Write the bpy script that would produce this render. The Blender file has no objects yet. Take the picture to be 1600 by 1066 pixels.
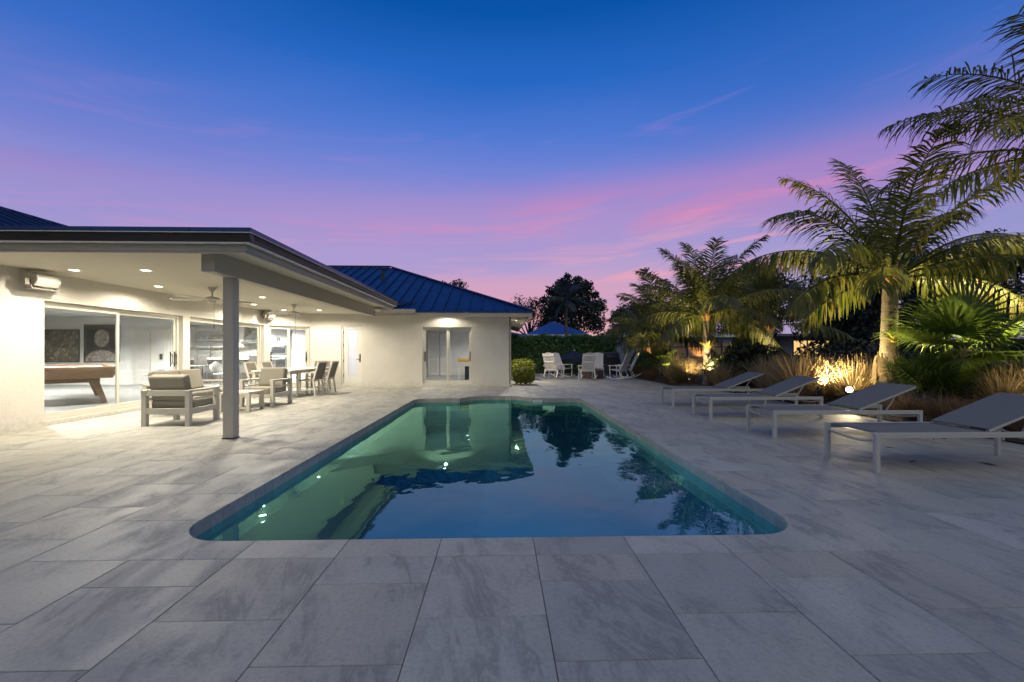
import bpy, bmesh, math, random
import numpy as np
from mathutils import Vector, Matrix
R = math.radians
sc = bpy.context.scene
COL = sc.collection
random.seed(7)

# ------------------------------------------------------------------ camera, sky, exposure
cam_d = bpy.data.cameras.new('camera')
cam_d.sensor_width = 36.0
cam_d.lens = 36.0 * 680 / 1600
cam_d.shift_y = 0.010
cam_d.clip_start = 0.05
cam_d.clip_end = 2000
cam = bpy.data.objects.new('camera', cam_d)
cam.location = (0, 0, 1.24)
cam.rotation_euler = (R(90), 0, R(-1.6))
COL.objects.link(cam)
sc.camera = cam

def lin(r, g, b):
    f = lambda c: (c / 255 / 12.92) if c / 255 <= .04045 else ((c / 255 + .055) / 1.055) ** 2.4
    return (f(r), f(g), f(b), 1)

world = bpy.data.worlds.new('World')
sc.world = world
world.use_nodes = True
wt = world.node_tree
wt.nodes.clear()

class NT:
    """small helper that adds nodes and links them"""
    def __init__(s, nt): s.nt = nt
    def n(s, typ, **kw):
        nd = s.nt.nodes.new(typ)
        for k, v in kw.items(): setattr(nd, k, v)
        return nd
    def put(s, sock, val):
        if isinstance(val, bpy.types.NodeSocket): s.nt.links.new(val, sock)
        elif val is not None: sock.default_value = val
    def m(s, op, a, b=None, c=None, clamp=False):
        nd = s.n('ShaderNodeMath', operation=op, use_clamp=clamp)
        for i, q in enumerate((a, b, c)): s.put(nd.inputs[i], q)
        return nd.outputs[0]
    def vm(s, op, a, b=None):
        nd = s.n('ShaderNodeVectorMath', operation=op)
        s.put(nd.inputs[0], a)
        if b is not None: s.put(nd.inputs[1], b)
        return nd.outputs[0]
    def mix(s, fac, a, b, mode='MIX'):
        nd = s.n('ShaderNodeMix', data_type='RGBA', blend_type=mode)
        s.put(nd.inputs[0], fac); s.put(nd.inputs[6], a); s.put(nd.inputs[7], b)
        return nd.outputs[2]
    def ramp(s, fac, stops, interp='LINEAR'):
        nd = s.n('ShaderNodeValToRGB')
        cr = nd.color_ramp; cr.interpolation = interp
        while len(cr.elements) < len(stops): cr.elements.new(1)
        for e, (p, c) in zip(cr.elements, stops): e.position = p; e.color = c
        s.put(nd.inputs[0], fac)
        return nd.outputs[0]
    def noise(s, vec, scale, detail=4, rough=.55, dist=0.0):
        nd = s.n('ShaderNodeTexNoise')
        s.put(nd.inputs['Vector'], vec); nd.inputs['Scale'].default_value = scale
        nd.inputs['Detail'].default_value = detail; nd.inputs['Roughness'].default_value = rough
        nd.inputs['Distortion'].default_value = dist
        return nd.outputs[0]
    def maprange(s, v, a, b, c=0.0, d=1.0, smooth=True):
        nd = s.n('ShaderNodeMapRange', interpolation_type='SMOOTHSTEP' if smooth else 'LINEAR')
        for i, q in enumerate((v, a, b, c, d)): s.put(nd.inputs[i], q)
        return nd.outputs[0]

def dusk_sky():
    k = NT(wt)
    d = k.vm('NORMALIZE', k.n('ShaderNodeTexCoord').outputs['Generated'])
    sp = k.n('ShaderNodeSeparateXYZ'); k.put(sp.inputs[0], d)
    x, y, z = sp.outputs
    e = k.m('MULTIPLY', k.m('ARCSINE', z), 57.29578)
    az = k.m('MULTIPLY', k.m('ARCTAN2', x, y), 57.29578)
    den = k.m('ADD', k.m('MAXIMUM', z, 0.0), .10)
    cb = k.n('ShaderNodeCombineXYZ')
    k.put(cb.inputs[0], k.m('DIVIDE', x, den)); k.put(cb.inputs[1], k.m('DIVIDE', y, den)); k.put(cb.inputs[2], 3.7)
    mp = k.n('ShaderNodeMapping'); k.put(mp.inputs[0], cb.outputs[0])
    mp.inputs['Rotation'].default_value = (0, 0, R(-14)); mp.inputs['Scale'].default_value = (.22, .85, 1)
    n1 = k.noise(mp.outputs[0], 1.1, 5, .5, .4)
    n2 = k.noise(mp.outputs[0], 2.6, 6, .55, .6)
    front = k.maprange(k.vm('DOT_PRODUCT', d, (-.12, .99, 0)), -.35, .75)
    dp = k.n('ShaderNodeVectorMath', operation='DOT_PRODUCT'); k.put(dp.inputs[0], d); dp.inputs[1].default_value = (-.12, .99, 0)
    front = k.maprange(dp.outputs['Value'], -.35, .75)
    ee = k.m('ADD', e, k.m('MULTIPLY', k.m('SUBTRACT', n1, .5), 7.0))
    st = [(0, (232, 170, 160)), (5, (232, 172, 178)), (8, (214, 164, 192)), (11.5, (182, 162, 208)), (15, (166, 152, 210)), (18, (148, 142, 210)),
          (22, (116, 134, 214)), (26.5, (82, 122, 210)), (32, (38, 104, 196)), (38, (10, 84, 170)), (60, (12, 70, 142)), (90, (14, 66, 130))]
    base = k.ramp(k.m('DIVIDE', ee, 90.0, clamp=True), [(p / 90, lin(*c)) for p, c in st])
    sb = [(0, (112, 120, 148)), (8, (110, 124, 162)), (18, (92, 118, 172)), (30, (54, 100, 170)), (45, (22, 78, 150)), (90, (16, 66, 130))]
    back = k.ramp(k.m('DIVIDE', ee, 90.0, clamp=True), [(p / 90, lin(*c)) for p, c in sb])
    side = k.ramp(k.m('DIVIDE', ee, 90.0, clamp=True), [(p / 90, lin(*c)) for p, c in [(0, (186, 164, 190)), (7, (172, 164, 206)), (13, (150, 150, 210)), (20, (112, 130, 210)), (28, (56, 108, 198)), (38, (10, 84, 170)), (60, (12, 70, 142)), (90, (14, 66, 130))]])
    base = k.mix(k.maprange(k.m('ABSOLUTE', k.m('ADD', az, 3.0)), 10.0, 46.0), base, side)
    base = k.mix(front, back, base)
    # pink streak clouds, drawn out along the horizon and climbing to the right
    cz = k.n('ShaderNodeCombineXYZ')
    k.put(cz.inputs[0], k.m('MULTIPLY', az, .020)); k.put(cz.inputs[1], k.m('MULTIPLY', k.m('SUBTRACT', e, k.m('MULTIPLY', az, .085)), .16)); cz.inputs[2].default_value = 4.3
    n3 = k.noise(cz.outputs[0], 1.0, 6, .52, .7); n4 = k.noise(cz.outputs[0], 2.7, 6, .58, .9)
    el = k.m('SUBTRACT', e, k.m('MULTIPLY', az, .045))
    g = k.m('DIVIDE', k.m('SUBTRACT', el, 16.3), 3.6)
    bank = k.m('POWER', 2.718, k.m('MULTIPLY', k.m('MULTIPLY', g, g), -1.0))
    azf = k.maprange(k.m('ABSOLUTE', k.m('SUBTRACT', az, 4.0)), 14.0, 60.0, 1.0, .48)
    pk = k.m('MULTIPLY', k.m('MULTIPLY', bank, k.maprange(n3, .34, .60, .45, 1)), k.m('MULTIPLY', front, azf))
    c = k.mix(k.m('MULTIPLY', pk, .66), base, lin(212, 138, 186))
    g1 = k.m('DIVIDE', k.m('SUBTRACT', el, 15.6), 1.1); core = k.m('POWER', 2.718, k.m('MULTIPLY', k.m('MULTIPLY', g1, g1), -1.0))
    c = k.mix(k.m('MULTIPLY', k.m('MULTIPLY', core, k.maprange(n4, .42, .62)), k.m('MULTIPLY', front, k.m('MULTIPLY', azf, .5))), c, lin(228, 138, 180))
    g2 = k.m('DIVIDE', k.m('SUBTRACT', el, 9.0), 5.0)
    bank2 = k.m('POWER', 2.718, k.m('MULTIPLY', k.m('MULTIPLY', g2, g2), -1.0))
    pk2 = k.m('MULTIPLY', k.m('MULTIPLY', bank2, k.maprange(n4, .50, .68)), k.m('MULTIPLY', front, azf))
    c = k.mix(k.m('MULTIPLY', pk2, .8), c, lin(236, 166, 186))
    gb = k.m('MULTIPLY', k.m('MULTIPLY', k.maprange(n3, .52, .40), k.maprange(e, 24.0, 14.0)), front)
    c = k.mix(k.m('MULTIPLY', gb, .35), c, lin(150, 150, 214))
    up = k.m('MULTIPLY', k.m('MULTIPLY', k.maprange(n4, .50, .72), k.maprange(k.m('ABSOLUTE', k.m('SUBTRACT', el, 23.0)), 1.0, 7.0, 1.0, 0.0)), front)
    c = k.mix(k.m('MULTIPLY', up, .20), c, lin(176, 134, 204))
    c = k.mix(k.maprange(e, -3.0, -.5, 1.0, 0.0), c, lin(60, 52, 60))
    bg = k.n('ShaderNodeBackground'); k.put(bg.inputs[0], c); bg.inputs[1].default_value = SKY_STRENGTH
    out = k.n('ShaderNodeOutputWorld'); wt.links.new(bg.outputs[0], out.inputs[0])
SKY_STRENGTH = 1.0
dusk_sky()

# added warm fill, no sun there: soft light from over the viewer's right shoulder
sd = bpy.data.lights.new('twilight_fill', 'SUN')
sd.energy = 0.74; sd.angle = R(80); sd.color = (1.0, .86, .38)
so = bpy.data.objects.new('twilight_fill', sd); COL.objects.link(so)
so.rotation_euler = (R(42), 0, R(24))

sc.view_settings.view_transform = 'Standard'
sc.view_settings.look = 'None'
sc.view_settings.gamma = 1
sc.view_settings.exposure = 0.0
cy = sc.cycles
cy.use_denoising = True
try: cy.denoiser = 'OPENIMAGEDENOISE'
except Exception: pass
cy.max_bounces = 7; cy.diffuse_bounces = 3; cy.glossy_bounces = 3; cy.transmission_bounces = 4; cy.transparent_max_bounces = 14
cy.caustics_reflective = False; cy.caustics_refractive = False
cy.sample_clamp_indirect = 4.0
cy.use_light_tree = True

# ------------------------------------------------------------------ mesh and scene helpers
class MB:
    def __init__(s): s.v = []; s.f = []
    def add(s, vs, fs):
        o = len(s.v); s.v += [tuple(q) for q in vs]; s.f += [tuple(i + o for i in f) for f in fs]; return s
    def b6(s, x0, x1, y0, y1, z0, z1):
        vs = [(x0, y0, z0), (x1, y0, z0), (x1, y1, z0), (x0, y1, z0), (x0, y0, z1), (x1, y0, z1), (x1, y1, z1), (x0, y1, z1)]
        return s.add(vs, [(0, 3, 2, 1), (4, 5, 6, 7), (0, 1, 5, 4), (1, 2, 6, 5), (2, 3, 7, 6), (3, 0, 4, 7)])
    def box(s, c, size, rot=None):
        hx, hy, hz = [q / 2 for q in size]
        vs = [Vector(q) for q in [(-hx, -hy, -hz), (hx, -hy, -hz), (hx, hy, -hz), (-hx, hy, -hz), (-hx, -hy, hz), (hx, -hy, hz), (hx, hy, hz), (-hx, hy, hz)]]
        if rot is not None: vs = [rot @ q for q in vs]
        return s.add([q + Vector(c) for q in vs], [(0, 3, 2, 1), (4, 5, 6, 7), (0, 1, 5, 4), (1, 2, 6, 5), (2, 3, 7, 6), (3, 0, 4, 7)])
    def bar(s, a, b, w, h, up=(0, 0, 1)):
        a, b = Vector(a), Vector(b); d = b - a; L = d.length; d.normalize()
        u = Vector(up); sd_ = d.cross(u)
        if sd_.length < 1e-4: sd_ = d.cross(Vector((1, 0, 0)))
        sd_.normalize(); u = sd_.cross(d)
        rot = Matrix((d, sd_, u)).transposed()
        return s.box((a + b) / 2, (L, w, h), rot)
    def tube(s, pts, r, n=8, caps=True):
        pts = [Vector(p) for p in pts]; m = len(pts)
        rs = r if isinstance(r, (list, tuple)) else [r] * m
        ref = Vector((0, 0, 1)); vs = []; fs = []
        for i, p in enumerate(pts):
            t = (pts[min(i + 1, m - 1)] - pts[max(i - 1, 0)]).normalized()
            a = t.cross(ref)
            if a.length < 1e-3: a = t.cross(Vector((1, 0, 0)))
            a.normalize(); b = a.cross(t)
            for j in range(n):
                q = 2 * math.pi * j / n
                vs.append(p + (a * math.cos(q) + b * math.sin(q)) * rs[i])
        for i in range(m - 1):
            for j in range(n):
                k = (j + 1) % n
                fs.append((i * n + j, i * n + k, (i + 1) * n + k, (i + 1) * n + j))
        if caps: fs += [tuple(range(n)), tuple(range((m - 1) * n, m * n))[::-1]]
        return s.add(vs, fs)
    def lathe(s, prof, n=16, c=(0, 0, 0)):
        vs = []; fs = []; m = len(prof)
        for r, z in prof:
            for j in range(n):
                q = 2 * math.pi * j / n
                vs.append((c[0] + r * math.cos(q), c[1] + r * math.sin(q), c[2] + z))
        for i in range(m - 1):
            for j in range(n):
                k = (j + 1) % n
                fs.append((i * n + j, i * n + k, (i + 1) * n + k, (i + 1) * n + j))
        fs += [tuple(range(n))[::-1], tuple(range((m - 1) * n, m * n))]
        return s.add(vs, fs)
    def prism(s, poly, z0, z1):
        n = len(poly)
        vs = [(x, y, z0) for x, y in poly] + [(x, y, z1) for x, y in poly]
        fs = [tuple(range(n))[::-1], tuple(range(n, 2 * n))] + [(i, (i + 1) % n, n + (i + 1) % n, n + i) for i in range(n)]
        return s.add(vs, fs)
    def hull(s, top, bot):
        n = len(top)
        fs = [tuple(range(n)), tuple(range(n, 2 * n))[::-1]] + [(i, n + i, n + (i + 1) % n, (i + 1) % n) for i in range(n)]
        return s.add(list(top) + list(bot), fs)
    def face(s, pts): return s.add(pts, [tuple(range(len(pts)))])
    def mesh(s, name):
        me = bpy.data.meshes.new(name); me.from_pydata(s.v, [], s.f); me.update(); return me
    def build(s, name, mat, parent=None, smooth=False, bevel=0.0, loc=None, rz=0.0, fix=False):
        me = s.mesh(name)
        if fix:
            bm = bmesh.new(); bm.from_mesh(me); bmesh.ops.recalc_face_normals(bm, faces=bm.faces); bm.to_mesh(me); bm.free()
        return link(name, me, mat, parent, smooth, bevel, loc, rz)

def link(name, me, mat, parent=None, smooth=False, bevel=0.0, loc=None, rz=0.0):
    if mat is not None and not me.materials: me.materials.append(mat)
    if smooth: me.polygons.foreach_set('use_smooth', [True] * len(me.polygons))
    o = bpy.data.objects.new(name, me); COL.objects.link(o)
    if parent is not None: o.parent = parent
    if loc is not None: o.location = loc
    o.rotation_euler.z = rz
    if bevel:
        md = o.modifiers.new('bevel', 'BEVEL'); md.width = bevel; md.segments = 2; md.limit_method = 'ANGLE'; md.angle_limit = R(40)
    return o

def npmesh(name, verts, quads):
    verts = np.asarray(verts, np.float32); quads = np.asarray(quads, np.int32)
    me = bpy.data.meshes.new(name); k = quads.shape[1]; m = len(quads)
    me.vertices.add(len(verts)); me.vertices.foreach_set('co', verts.ravel())
    me.loops.add(m * k); me.loops.foreach_set('vertex_index', quads.ravel())
    me.polygons.add(m); me.polygons.foreach_set('loop_start', np.arange(0, m * k, k, dtype=np.int32))
    me.polygons.foreach_set('loop_total', np.full(m, k, np.int32))
    me.update(calc_edges=True); me.validate(); return me

def tag(o, label=None, cat=None, group=None, kind=None):
    if label: o['label'] = label
    if cat: o['category'] = cat
    if group: o['group'] = group
    if kind: o['kind'] = kind
    return o
def thing(name, label, cat, loc=(0, 0, 0), rz=0.0, group=None):
    o = bpy.data.objects.new(name, None); COL.objects.link(o)
    o.location = loc; o.rotation_euler.z = rz; o.empty_display_size = .2
    return tag(o, label, cat, group)
def copy_tree(o, parent=None):
    c = o.copy(); COL.objects.link(c)
    if parent is not None: c.parent = parent
    for ch in list(o.children): copy_tree(ch, c)
    return c
def dup(o, loc, rz, label, group=None):
    c = copy_tree(o); c.location = loc; c.rotation_euler.z = rz; c['label'] = label
    if group: c['group'] = group
    return c
def struct(o, label=None):
    o['kind'] = 'structure'
    if label: o['label'] = label
    return o

# ------------------------------------------------------------------ materials
MATS = {}
def mat(name, fn):
    if name in MATS: return MATS[name]
    m = bpy.data.materials.new(name); m.use_nodes = True; m.node_tree.nodes.clear()
    k = NT(m.node_tree); out = k.n('ShaderNodeOutputMaterial')
    m.node_tree.links.new(fn(k), out.inputs[0]); MATS[name] = m; return m
def pbsdf(k, col, rough=.5, metal=0.0, bump=None, bstr=.3, bdist=.01, spec=None):
    b = k.n('ShaderNodeBsdfPrincipled')
    k.put(b.inputs['Base Color'], col if isinstance(col, bpy.types.NodeSocket) else (*col[:3], 1))
    k.put(b.inputs['Roughness'], rough); k.put(b.inputs['Metallic'], metal)
    if spec is not None: b.inputs['Specular IOR Level'].default_value = spec
    if bump is not None:
        bn = k.n('ShaderNodeBump'); bn.inputs['Strength'].default_value = bstr; bn.inputs['Distance'].default_value = bdist
        k.put(bn.inputs['Height'], bump); k.put(b.inputs['Normal'], bn.outputs[0])
    return b.outputs[0]
def pos(k): return k.n('ShaderNodeNewGeometry').outputs['Position']
def objc(k): return k.n('ShaderNodeTexCoord').outputs['Object']
def rnd(k):
    a = k.n('ShaderNodeObjectInfo').outputs['Random']; b = k.n('ShaderNodeNewGeometry').outputs['Random Per Island']
    return k.m('FRACT', k.m('ADD', a, b))
def c4(*c): return (c[0], c[1], c[2], 1)

def plain(name, col, rough=.5, metal=0.0, var=.12, scale=9, bstr=.12):
    def fn(k):
        n = k.noise(objc(k), scale, 5)
        c = k.mix(n, c4(*[q * (1 - var) for q in col]), c4(*[min(1, q * (1 + var)) for q in col]))
        r = k.maprange(n, .3, .7, max(.02, rough - .06), min(1, rough + .08), smooth=False)
        return pbsdf(k, c, r, metal, k.noise(objc(k), scale * 9, 3), bstr, .002)
    return mat(name, fn)

def stucco_fn(k):
    p = pos(k); n = k.noise(p, 1.1, 5); f = k.noise(p, 55, 4, .65); g = k.noise(p, 14, 4)
    c = k.mix(k.maprange(n, .3, .75), c4(.70, .66, .575), c4(.77, .735, .65))
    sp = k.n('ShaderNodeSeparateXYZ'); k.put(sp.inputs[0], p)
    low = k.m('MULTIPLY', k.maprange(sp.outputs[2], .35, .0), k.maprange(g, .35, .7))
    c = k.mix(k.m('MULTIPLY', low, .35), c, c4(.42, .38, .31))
    return pbsdf(k, c, .85, 0, k.m('ADD', f, k.m('MULTIPLY', g, .6)), .8, .008)
stucco = mat('stucco', stucco_fn)

def marble_fn(k):
    r = rnd(k); p = pos(k)
    cb = k.n('ShaderNodeCombineXYZ')
    k.put(cb.inputs[0], k.m('MULTIPLY', r, 37.0)); k.put(cb.inputs[1], k.m('MULTIPLY', r, 91.0)); k.put(cb.inputs[2], k.m('MULTIPLY', r, 13.0))
    q = k.vm('ADD', p, cb.outputs[0])
    mp = k.n('ShaderNodeMapping'); k.put(mp.inputs[0], q); mp.inputs['Scale'].default_value = (1.7, .85, 1)
    rot = k.n('ShaderNodeVectorRotate', rotation_type='Z_AXIS'); k.put(rot.inputs['Vector'], mp.outputs[0])
    k.put(rot.inputs['Angle'], k.m('ADD', -1.15, k.m('MULTIPLY', k.m('FRACT', k.m('MULTIPLY', r, 7.3)), .95)))
    soft = k.noise(rot.outputs[0], 1.6, 5, .55, .8)
    mp3 = k.n('ShaderNodeMapping'); k.put(mp3.inputs[0], rot.outputs[0]); mp3.inputs['Scale'].default_value = (1.5, .62, 1)
    vein = k.noise(mp3.outputs[0], 2.4, 9, .66, .55)
    line = k.m('SUBTRACT', 1.0, k.m('MULTIPLY', k.m('ABSOLUTE', k.m('SUBTRACT', vein, .5)), 17.0), clamp=True)
    line = k.m('MULTIPLY', line, k.maprange(soft, .42, .62))
    base = k.ramp(r, [(0, c4(.42, .41, .36)), (.35, c4(.49, .48, .42)), (.6, c4(.51, .49, .42)), (.8, c4(.50, .47, .39)), (1, c4(.57, .56, .49))])
    c = k.mix(k.maprange(soft, .38, .70, 0, .34), base, c4(.32, .31, .30))
    c = k.mix(k.m('MULTIPLY', line, .55), c, c4(.20, .195, .19))
    mp2 = k.n('ShaderNodeMapping'); k.put(mp2.inputs[0], rot.outputs[0]); mp2.inputs['Scale'].default_value = (3.6, .9, 1)
    stk = k.noise(mp2.outputs[0], 2.4, 7, .66, .7)
    c = k.mix(k.m('MULTIPLY', k.maprange(stk, .56, .78, 0, .42), k.maprange(soft, .36, .56)), c, c4(.19, .185, .18))
    c = k.mix(k.maprange(k.noise(q, 9, 5, .7, 1.2), .66, .76, 0, .6), c, c4(.15, .145, .14))
    fine = k.noise(p, 42, 4, .7); big = k.noise(p, .45, 4)
    c = k.mix(k.maprange(fine, .42, .70, 0, .34), c, c4(.24, .235, .23)); c = k.mix(k.maprange(k.noise(p, 120, 3, .7), .55, .72, 0, .3), c, c4(.16, .155, .15))
    c = k.mix(k.maprange(big, .45, .7, 0, .25), c, c4(.30, .29, .27))
    h = k.m('ADD', k.m('MULTIPLY', fine, .5), k.noise(p, 160, 3))
    return pbsdf(k, c, k.maprange(soft, .3, .7, .5, .72), 0, h, .22, .004, spec=.35)
marble = mat('marble_paver', marble_fn)
grout = plain('grout', (.085, .08, .075), .95)

def tile_fn(k):
    r = rnd(k); n = k.noise(pos(k), 30, 4)
    c = k.ramp(r, [(0, c4(.36, .35, .31)), (.5, c4(.42, .405, .36)), (1, c4(.48, .465, .41))])
    c = k.mix(k.maprange(n, .4, .7, 0, .5), c, c4(.30, .30, .29))
    return pbsdf(k, c, .28, 0, n, .1, .003)
pool_tile = mat('pool_tile', tile_fn)
def plaster_fn(k):
    n = k.noise(pos(k), 1.4, 5); f = k.noise(pos(k), 22, 4)
    c = k.mix(n, c4(.03, .11, .19), c4(.05, .15, .24)); c = k.mix(k.maprange(f, .5, .7, 0, .3), c, c4(.08, .19, .26))
    return pbsdf(k, c, .8)
plaster = mat('pool_plaster', plaster_fn)
def schlick(k, f0, normal=None):
    g = k.n('ShaderNodeNewGeometry')
    dp = k.n('ShaderNodeVectorMath', operation='DOT_PRODUCT'); k.put(dp.inputs[0], g.outputs['Incoming']); k.put(dp.inputs[1], normal if normal is not None else g.outputs['Normal'])
    c = k.m('SUBTRACT', 1.0, k.m('ABSOLUTE', dp.outputs['Value']), clamp=True)
    return k.m('ADD', f0, k.m('MULTIPLY', 1.0 - f0, k.m('POWER', c, 5.0)))
def water_fn(k):
    p = pos(k)
    mp = k.n('ShaderNodeMapping'); k.put(mp.inputs[0], p); mp.inputs['Scale'].default_value = (1, .7, 1)
    n = k.m('ADD', k.noise(mp.outputs[0], 1.6, 2, .5, .3), k.m('MULTIPLY', k.noise(mp.outputs[0], 6.0, 2), .12))
    bn = k.n('ShaderNodeBump'); bn.inputs['Strength'].default_value = .5; bn.inputs['Distance'].default_value = WATER_BUMP
    k.put(bn.inputs['Height'], n)
    gl = k.n('ShaderNodeBsdfGlossy'); gl.inputs['Roughness'].default_value = .015; gl.inputs['Color'].default_value = c4(.40, .93, .78)
    k.put(gl.inputs['Normal'], bn.outputs[0])
    tr = k.n('ShaderNodeBsdfTransparent'); tr.inputs[0].default_value = c4(.40, .80, .88)
    fr = schlick(k, WATER_F0, bn.outputs[0])
    mx = k.n('ShaderNodeMixShader'); k.put(mx.inputs[0], fr); k.put(mx.inputs[1], tr.outputs[0]); k.put(mx.inputs[2], gl.outputs[0])
    return mx.outputs[0]
WATER_BUMP = .016; WATER_F0 = .22; POOL_E = .3
water_m = mat('pool_water', water_fn)

def glass_fn(tint, ior=1.5, tr_tint=(.93, .95, .94)):
    def fn(k):
        fr = schlick(k, .05)
        gl = k.n('ShaderNodeBsdfGlossy'); gl.inputs['Roughness'].default_value = .01; gl.inputs['Color'].default_value = c4(.9, .92, .92)
        tr = k.n('ShaderNodeBsdfTransparent'); tr.inputs[0].default_value = c4(*tr_tint)
        mx = k.n('ShaderNodeMixShader'); k.put(mx.inputs[0], fr); k.put(mx.inputs[1], tr.outputs[0]); k.put(mx.inputs[2], gl.outputs[0])
        return mx.outputs[0]
    return fn
glass = mat('window_glass', glass_fn(None))
def frost_fn(k):
    a = k.n('ShaderNodeBsdfTranslucent'); a.inputs[0].default_value = c4(.9, .9, .92)
    b = k.n('ShaderNodeBsdfDiffuse'); b.inputs[0].default_value = c4(.7, .7, .72)
    mx = k.n('ShaderNodeMixShader'); mx.inputs[0].default_value = .25
    k.put(mx.inputs[1], a.outputs[0]); k.put(mx.inputs[2], b.outputs[0]); return mx.outputs[0]
frosted = mat('frosted_glass', frost_fn)
def emit(name, col, s):
    def fn(k):
        e = k.n('ShaderNodeEmission'); e.inputs[0].default_value = c4(*col); e.inputs[1].default_value = s; return e.outputs[0]
    return mat(name, fn)

white_paint = plain('white_paint', (.74, .72, .66), .5, var=.04)
frame_m = plain('door_frame_vinyl', (.72, .69, .60), .45, var=.05)
post_m = plain('post_paint', (.54, .49, .40), .55, var=.06)
fascia_m = plain('fascia_paint', (.48, .43, .34), .55, var=.08)
bronze = plain('dark_bronze', (.048, .040, .036), .34, .2, var=.04)
blue_metal = plain('blue_roof_metal', (.009, .032, .135), .42, .0, var=.1, scale=2)
blue_dark = plain('blue_roof_edge', (.04, .075, .17), .3, .3)
ceil_m = plain('ceiling_plaster', (.66, .62, .52), .9, var=.04, scale=3)
int_wall = plain('interior_wall_paint', (.70, .70, .69), .8, var=.03, scale=3)
wood_floor = plain('grey_floor', (.25, .25, .25), .35, var=.2, scale=4)
cab_white = plain('white_cabinet', (.80, .80, .80), .35, var=.03)
steel = plain('stainless_steel', (.42, .42, .42), .3, .9)
dark = plain('black_plastic', (.025, .025, .027), .45)
charcoal = plain('charcoal', (.10, .10, .105), .5)
furn = plain('furniture_aluminium', (.60, .57, .49), .45, var=.05)
cushion = plain('taupe_cushion', (.27, .25, .20), .9, var=.12, scale=40, bstr=.4)
sling = plain('grey_sling', (.215, .21, .195), .8, var=.15, scale=120, bstr=.4)
lounge_frame = plain('lounger_frame', (.52, .50, .45), .4, var=.06)
chair_sling = plain('taupe_sling', (.17, .155, .125), .8, var=.15, scale=90)
def wood(name, a, b):
    def fn(k):
        mp = k.n('ShaderNodeMapping'); k.put(mp.inputs[0], objc(k)); mp.inputs['Scale'].default_value = (1.2, 9, 9)
        n = k.noise(mp.outputs[0], 3, 6, .6, .8); return pbsdf(k, k.mix(n, c4(*a), c4(*b)), .45, 0, n, .15, .002)
    return mat(name, fn)
walnut = wood('walnut', (.09, .045, .022), (.21, .115, .06))
fence_wood = wood('fence_wood', (.30, .17, .075), (.45, .28, .13))
rocker_m = plain('white_rocker_paint', (.76, .72, .70), .55, var=.06)

def leaf_mat(name, a, b, trans=.3, rough=.5, c_dry=None):
    def fn(k):
        r = rnd(k); n = k.noise(pos(k), 1.3, 3)
        c = k.mix(k.m('ADD', k.m('MULTIPLY', r, .7), k.m('MULTIPLY', n, .3)), c4(*a), c4(*b))
        if c_dry: c = k.mix(k.maprange(r, .82, .98), c, c4(*c_dry))
        p = pbsdf(k, c, rough, spec=.35)
        t = k.n('ShaderNodeBsdfTranslucent'); k.put(t.inputs[0], c)
        mx = k.n('ShaderNodeMixShader'); mx.inputs[0].default_value = trans
        k.put(mx.inputs[1], p); k.put(mx.inputs[2], t.outputs[0]); return mx.outputs[0]
    return mat(name, fn)
palm_leaf = leaf_mat('palm_leaflet', (.085, .115, .02), (.20, .21, .045), .40, .42, (.24, .18, .06))
palm_far = leaf_mat('palm_leaflet_olive', (.085, .11, .025), (.19, .20, .055), .40, .45, (.2, .16, .06))
fan_leaf_m = leaf_mat('fan_palm_leaf', (.06, .11, .015), (.13, .19, .03), .35, .35)
grass_tan = leaf_mat('fountain_grass', (.28, .20, .10), (.58, .44, .24), .35, .7)
grass_red = leaf_mat('rusty_grass', (.17, .10, .05), (.34, .21, .11), .25, .8)
grass_green = leaf_mat('green_grass_blade', (.10, .10, .03), (.22, .19, .07), .3, .6)
hedge_leaf = leaf_mat('hedge_leaf', (.06, .14, .05), (.15, .27, .10), .32, .4)
bush_leaf = leaf_mat('clipped_bush_leaf', (.13, .17, .02), (.30, .32, .045), .25, .45)
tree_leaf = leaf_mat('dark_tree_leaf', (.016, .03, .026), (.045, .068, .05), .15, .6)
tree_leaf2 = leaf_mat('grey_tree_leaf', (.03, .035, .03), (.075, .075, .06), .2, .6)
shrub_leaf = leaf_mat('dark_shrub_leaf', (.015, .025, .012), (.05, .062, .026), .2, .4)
silver_leaf = leaf_mat('silver_palm_leaflet', (.03, .05, .05), (.08, .11, .10), .25, .5)
def bark_fn(k):
    p = objc(k); mp = k.n('ShaderNodeMapping'); k.put(mp.inputs[0], p); mp.inputs['Scale'].default_value = (2, 2, 14)
    n = k.noise(mp.outputs[0], 2.2, 6, .65, .5); m2 = k.noise(p, 5, 5)
    c = k.mix(n, c4(.085, .07, .05), c4(.22, .185, .14)); c = k.mix(k.maprange(m2, .5, .75, 0, .5), c, c4(.27, .235, .185))
    return pbsdf(k, c, .9, 0, n, .8, .02)
bark = mat('palm_bark', bark_fn)
dark_bark = plain('dark_bark', (.045, .035, .028), .9, bstr=.5)
sheath_m = wood('palm_sheath_fibre', (.22, .105, .035), (.42, .24, .09))
def soil_fn(k):
    p = pos(k); n = k.noise(p, 3, 6, .6); f = k.noise(p, 38, 5, .7)
    return pbsdf(k, k.mix(k.maprange(f, .35, .7), c4(.045, .03, .02), c4(.13, .095, .065)), .95, 0, k.m('ADD', f, n), .9, .03)
soil = mat('mulch', soil_fn)
def lawn_fn(k):
    p = pos(k); n = k.noise(p, .35, 5); f = k.noise(p, 20, 4)
    return pbsdf(k, k.mix(n, c4(.02, .035, .014), k.mix(f, c4(.03, .05, .018), c4(.06, .07, .03))), .9, 0, f, .6, .03)
lawn = mat('dark_lawn', lawn_fn)

# ------------------------------------------------------------------ ground, deck and pool
struct(MB().face([(-400, -60, -1.45), (400, -60, -1.45), (400, 700, -1.45), (-400, 700, -1.45)]).build('subsoil', soil), 'dark soil far below the garden')
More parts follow.
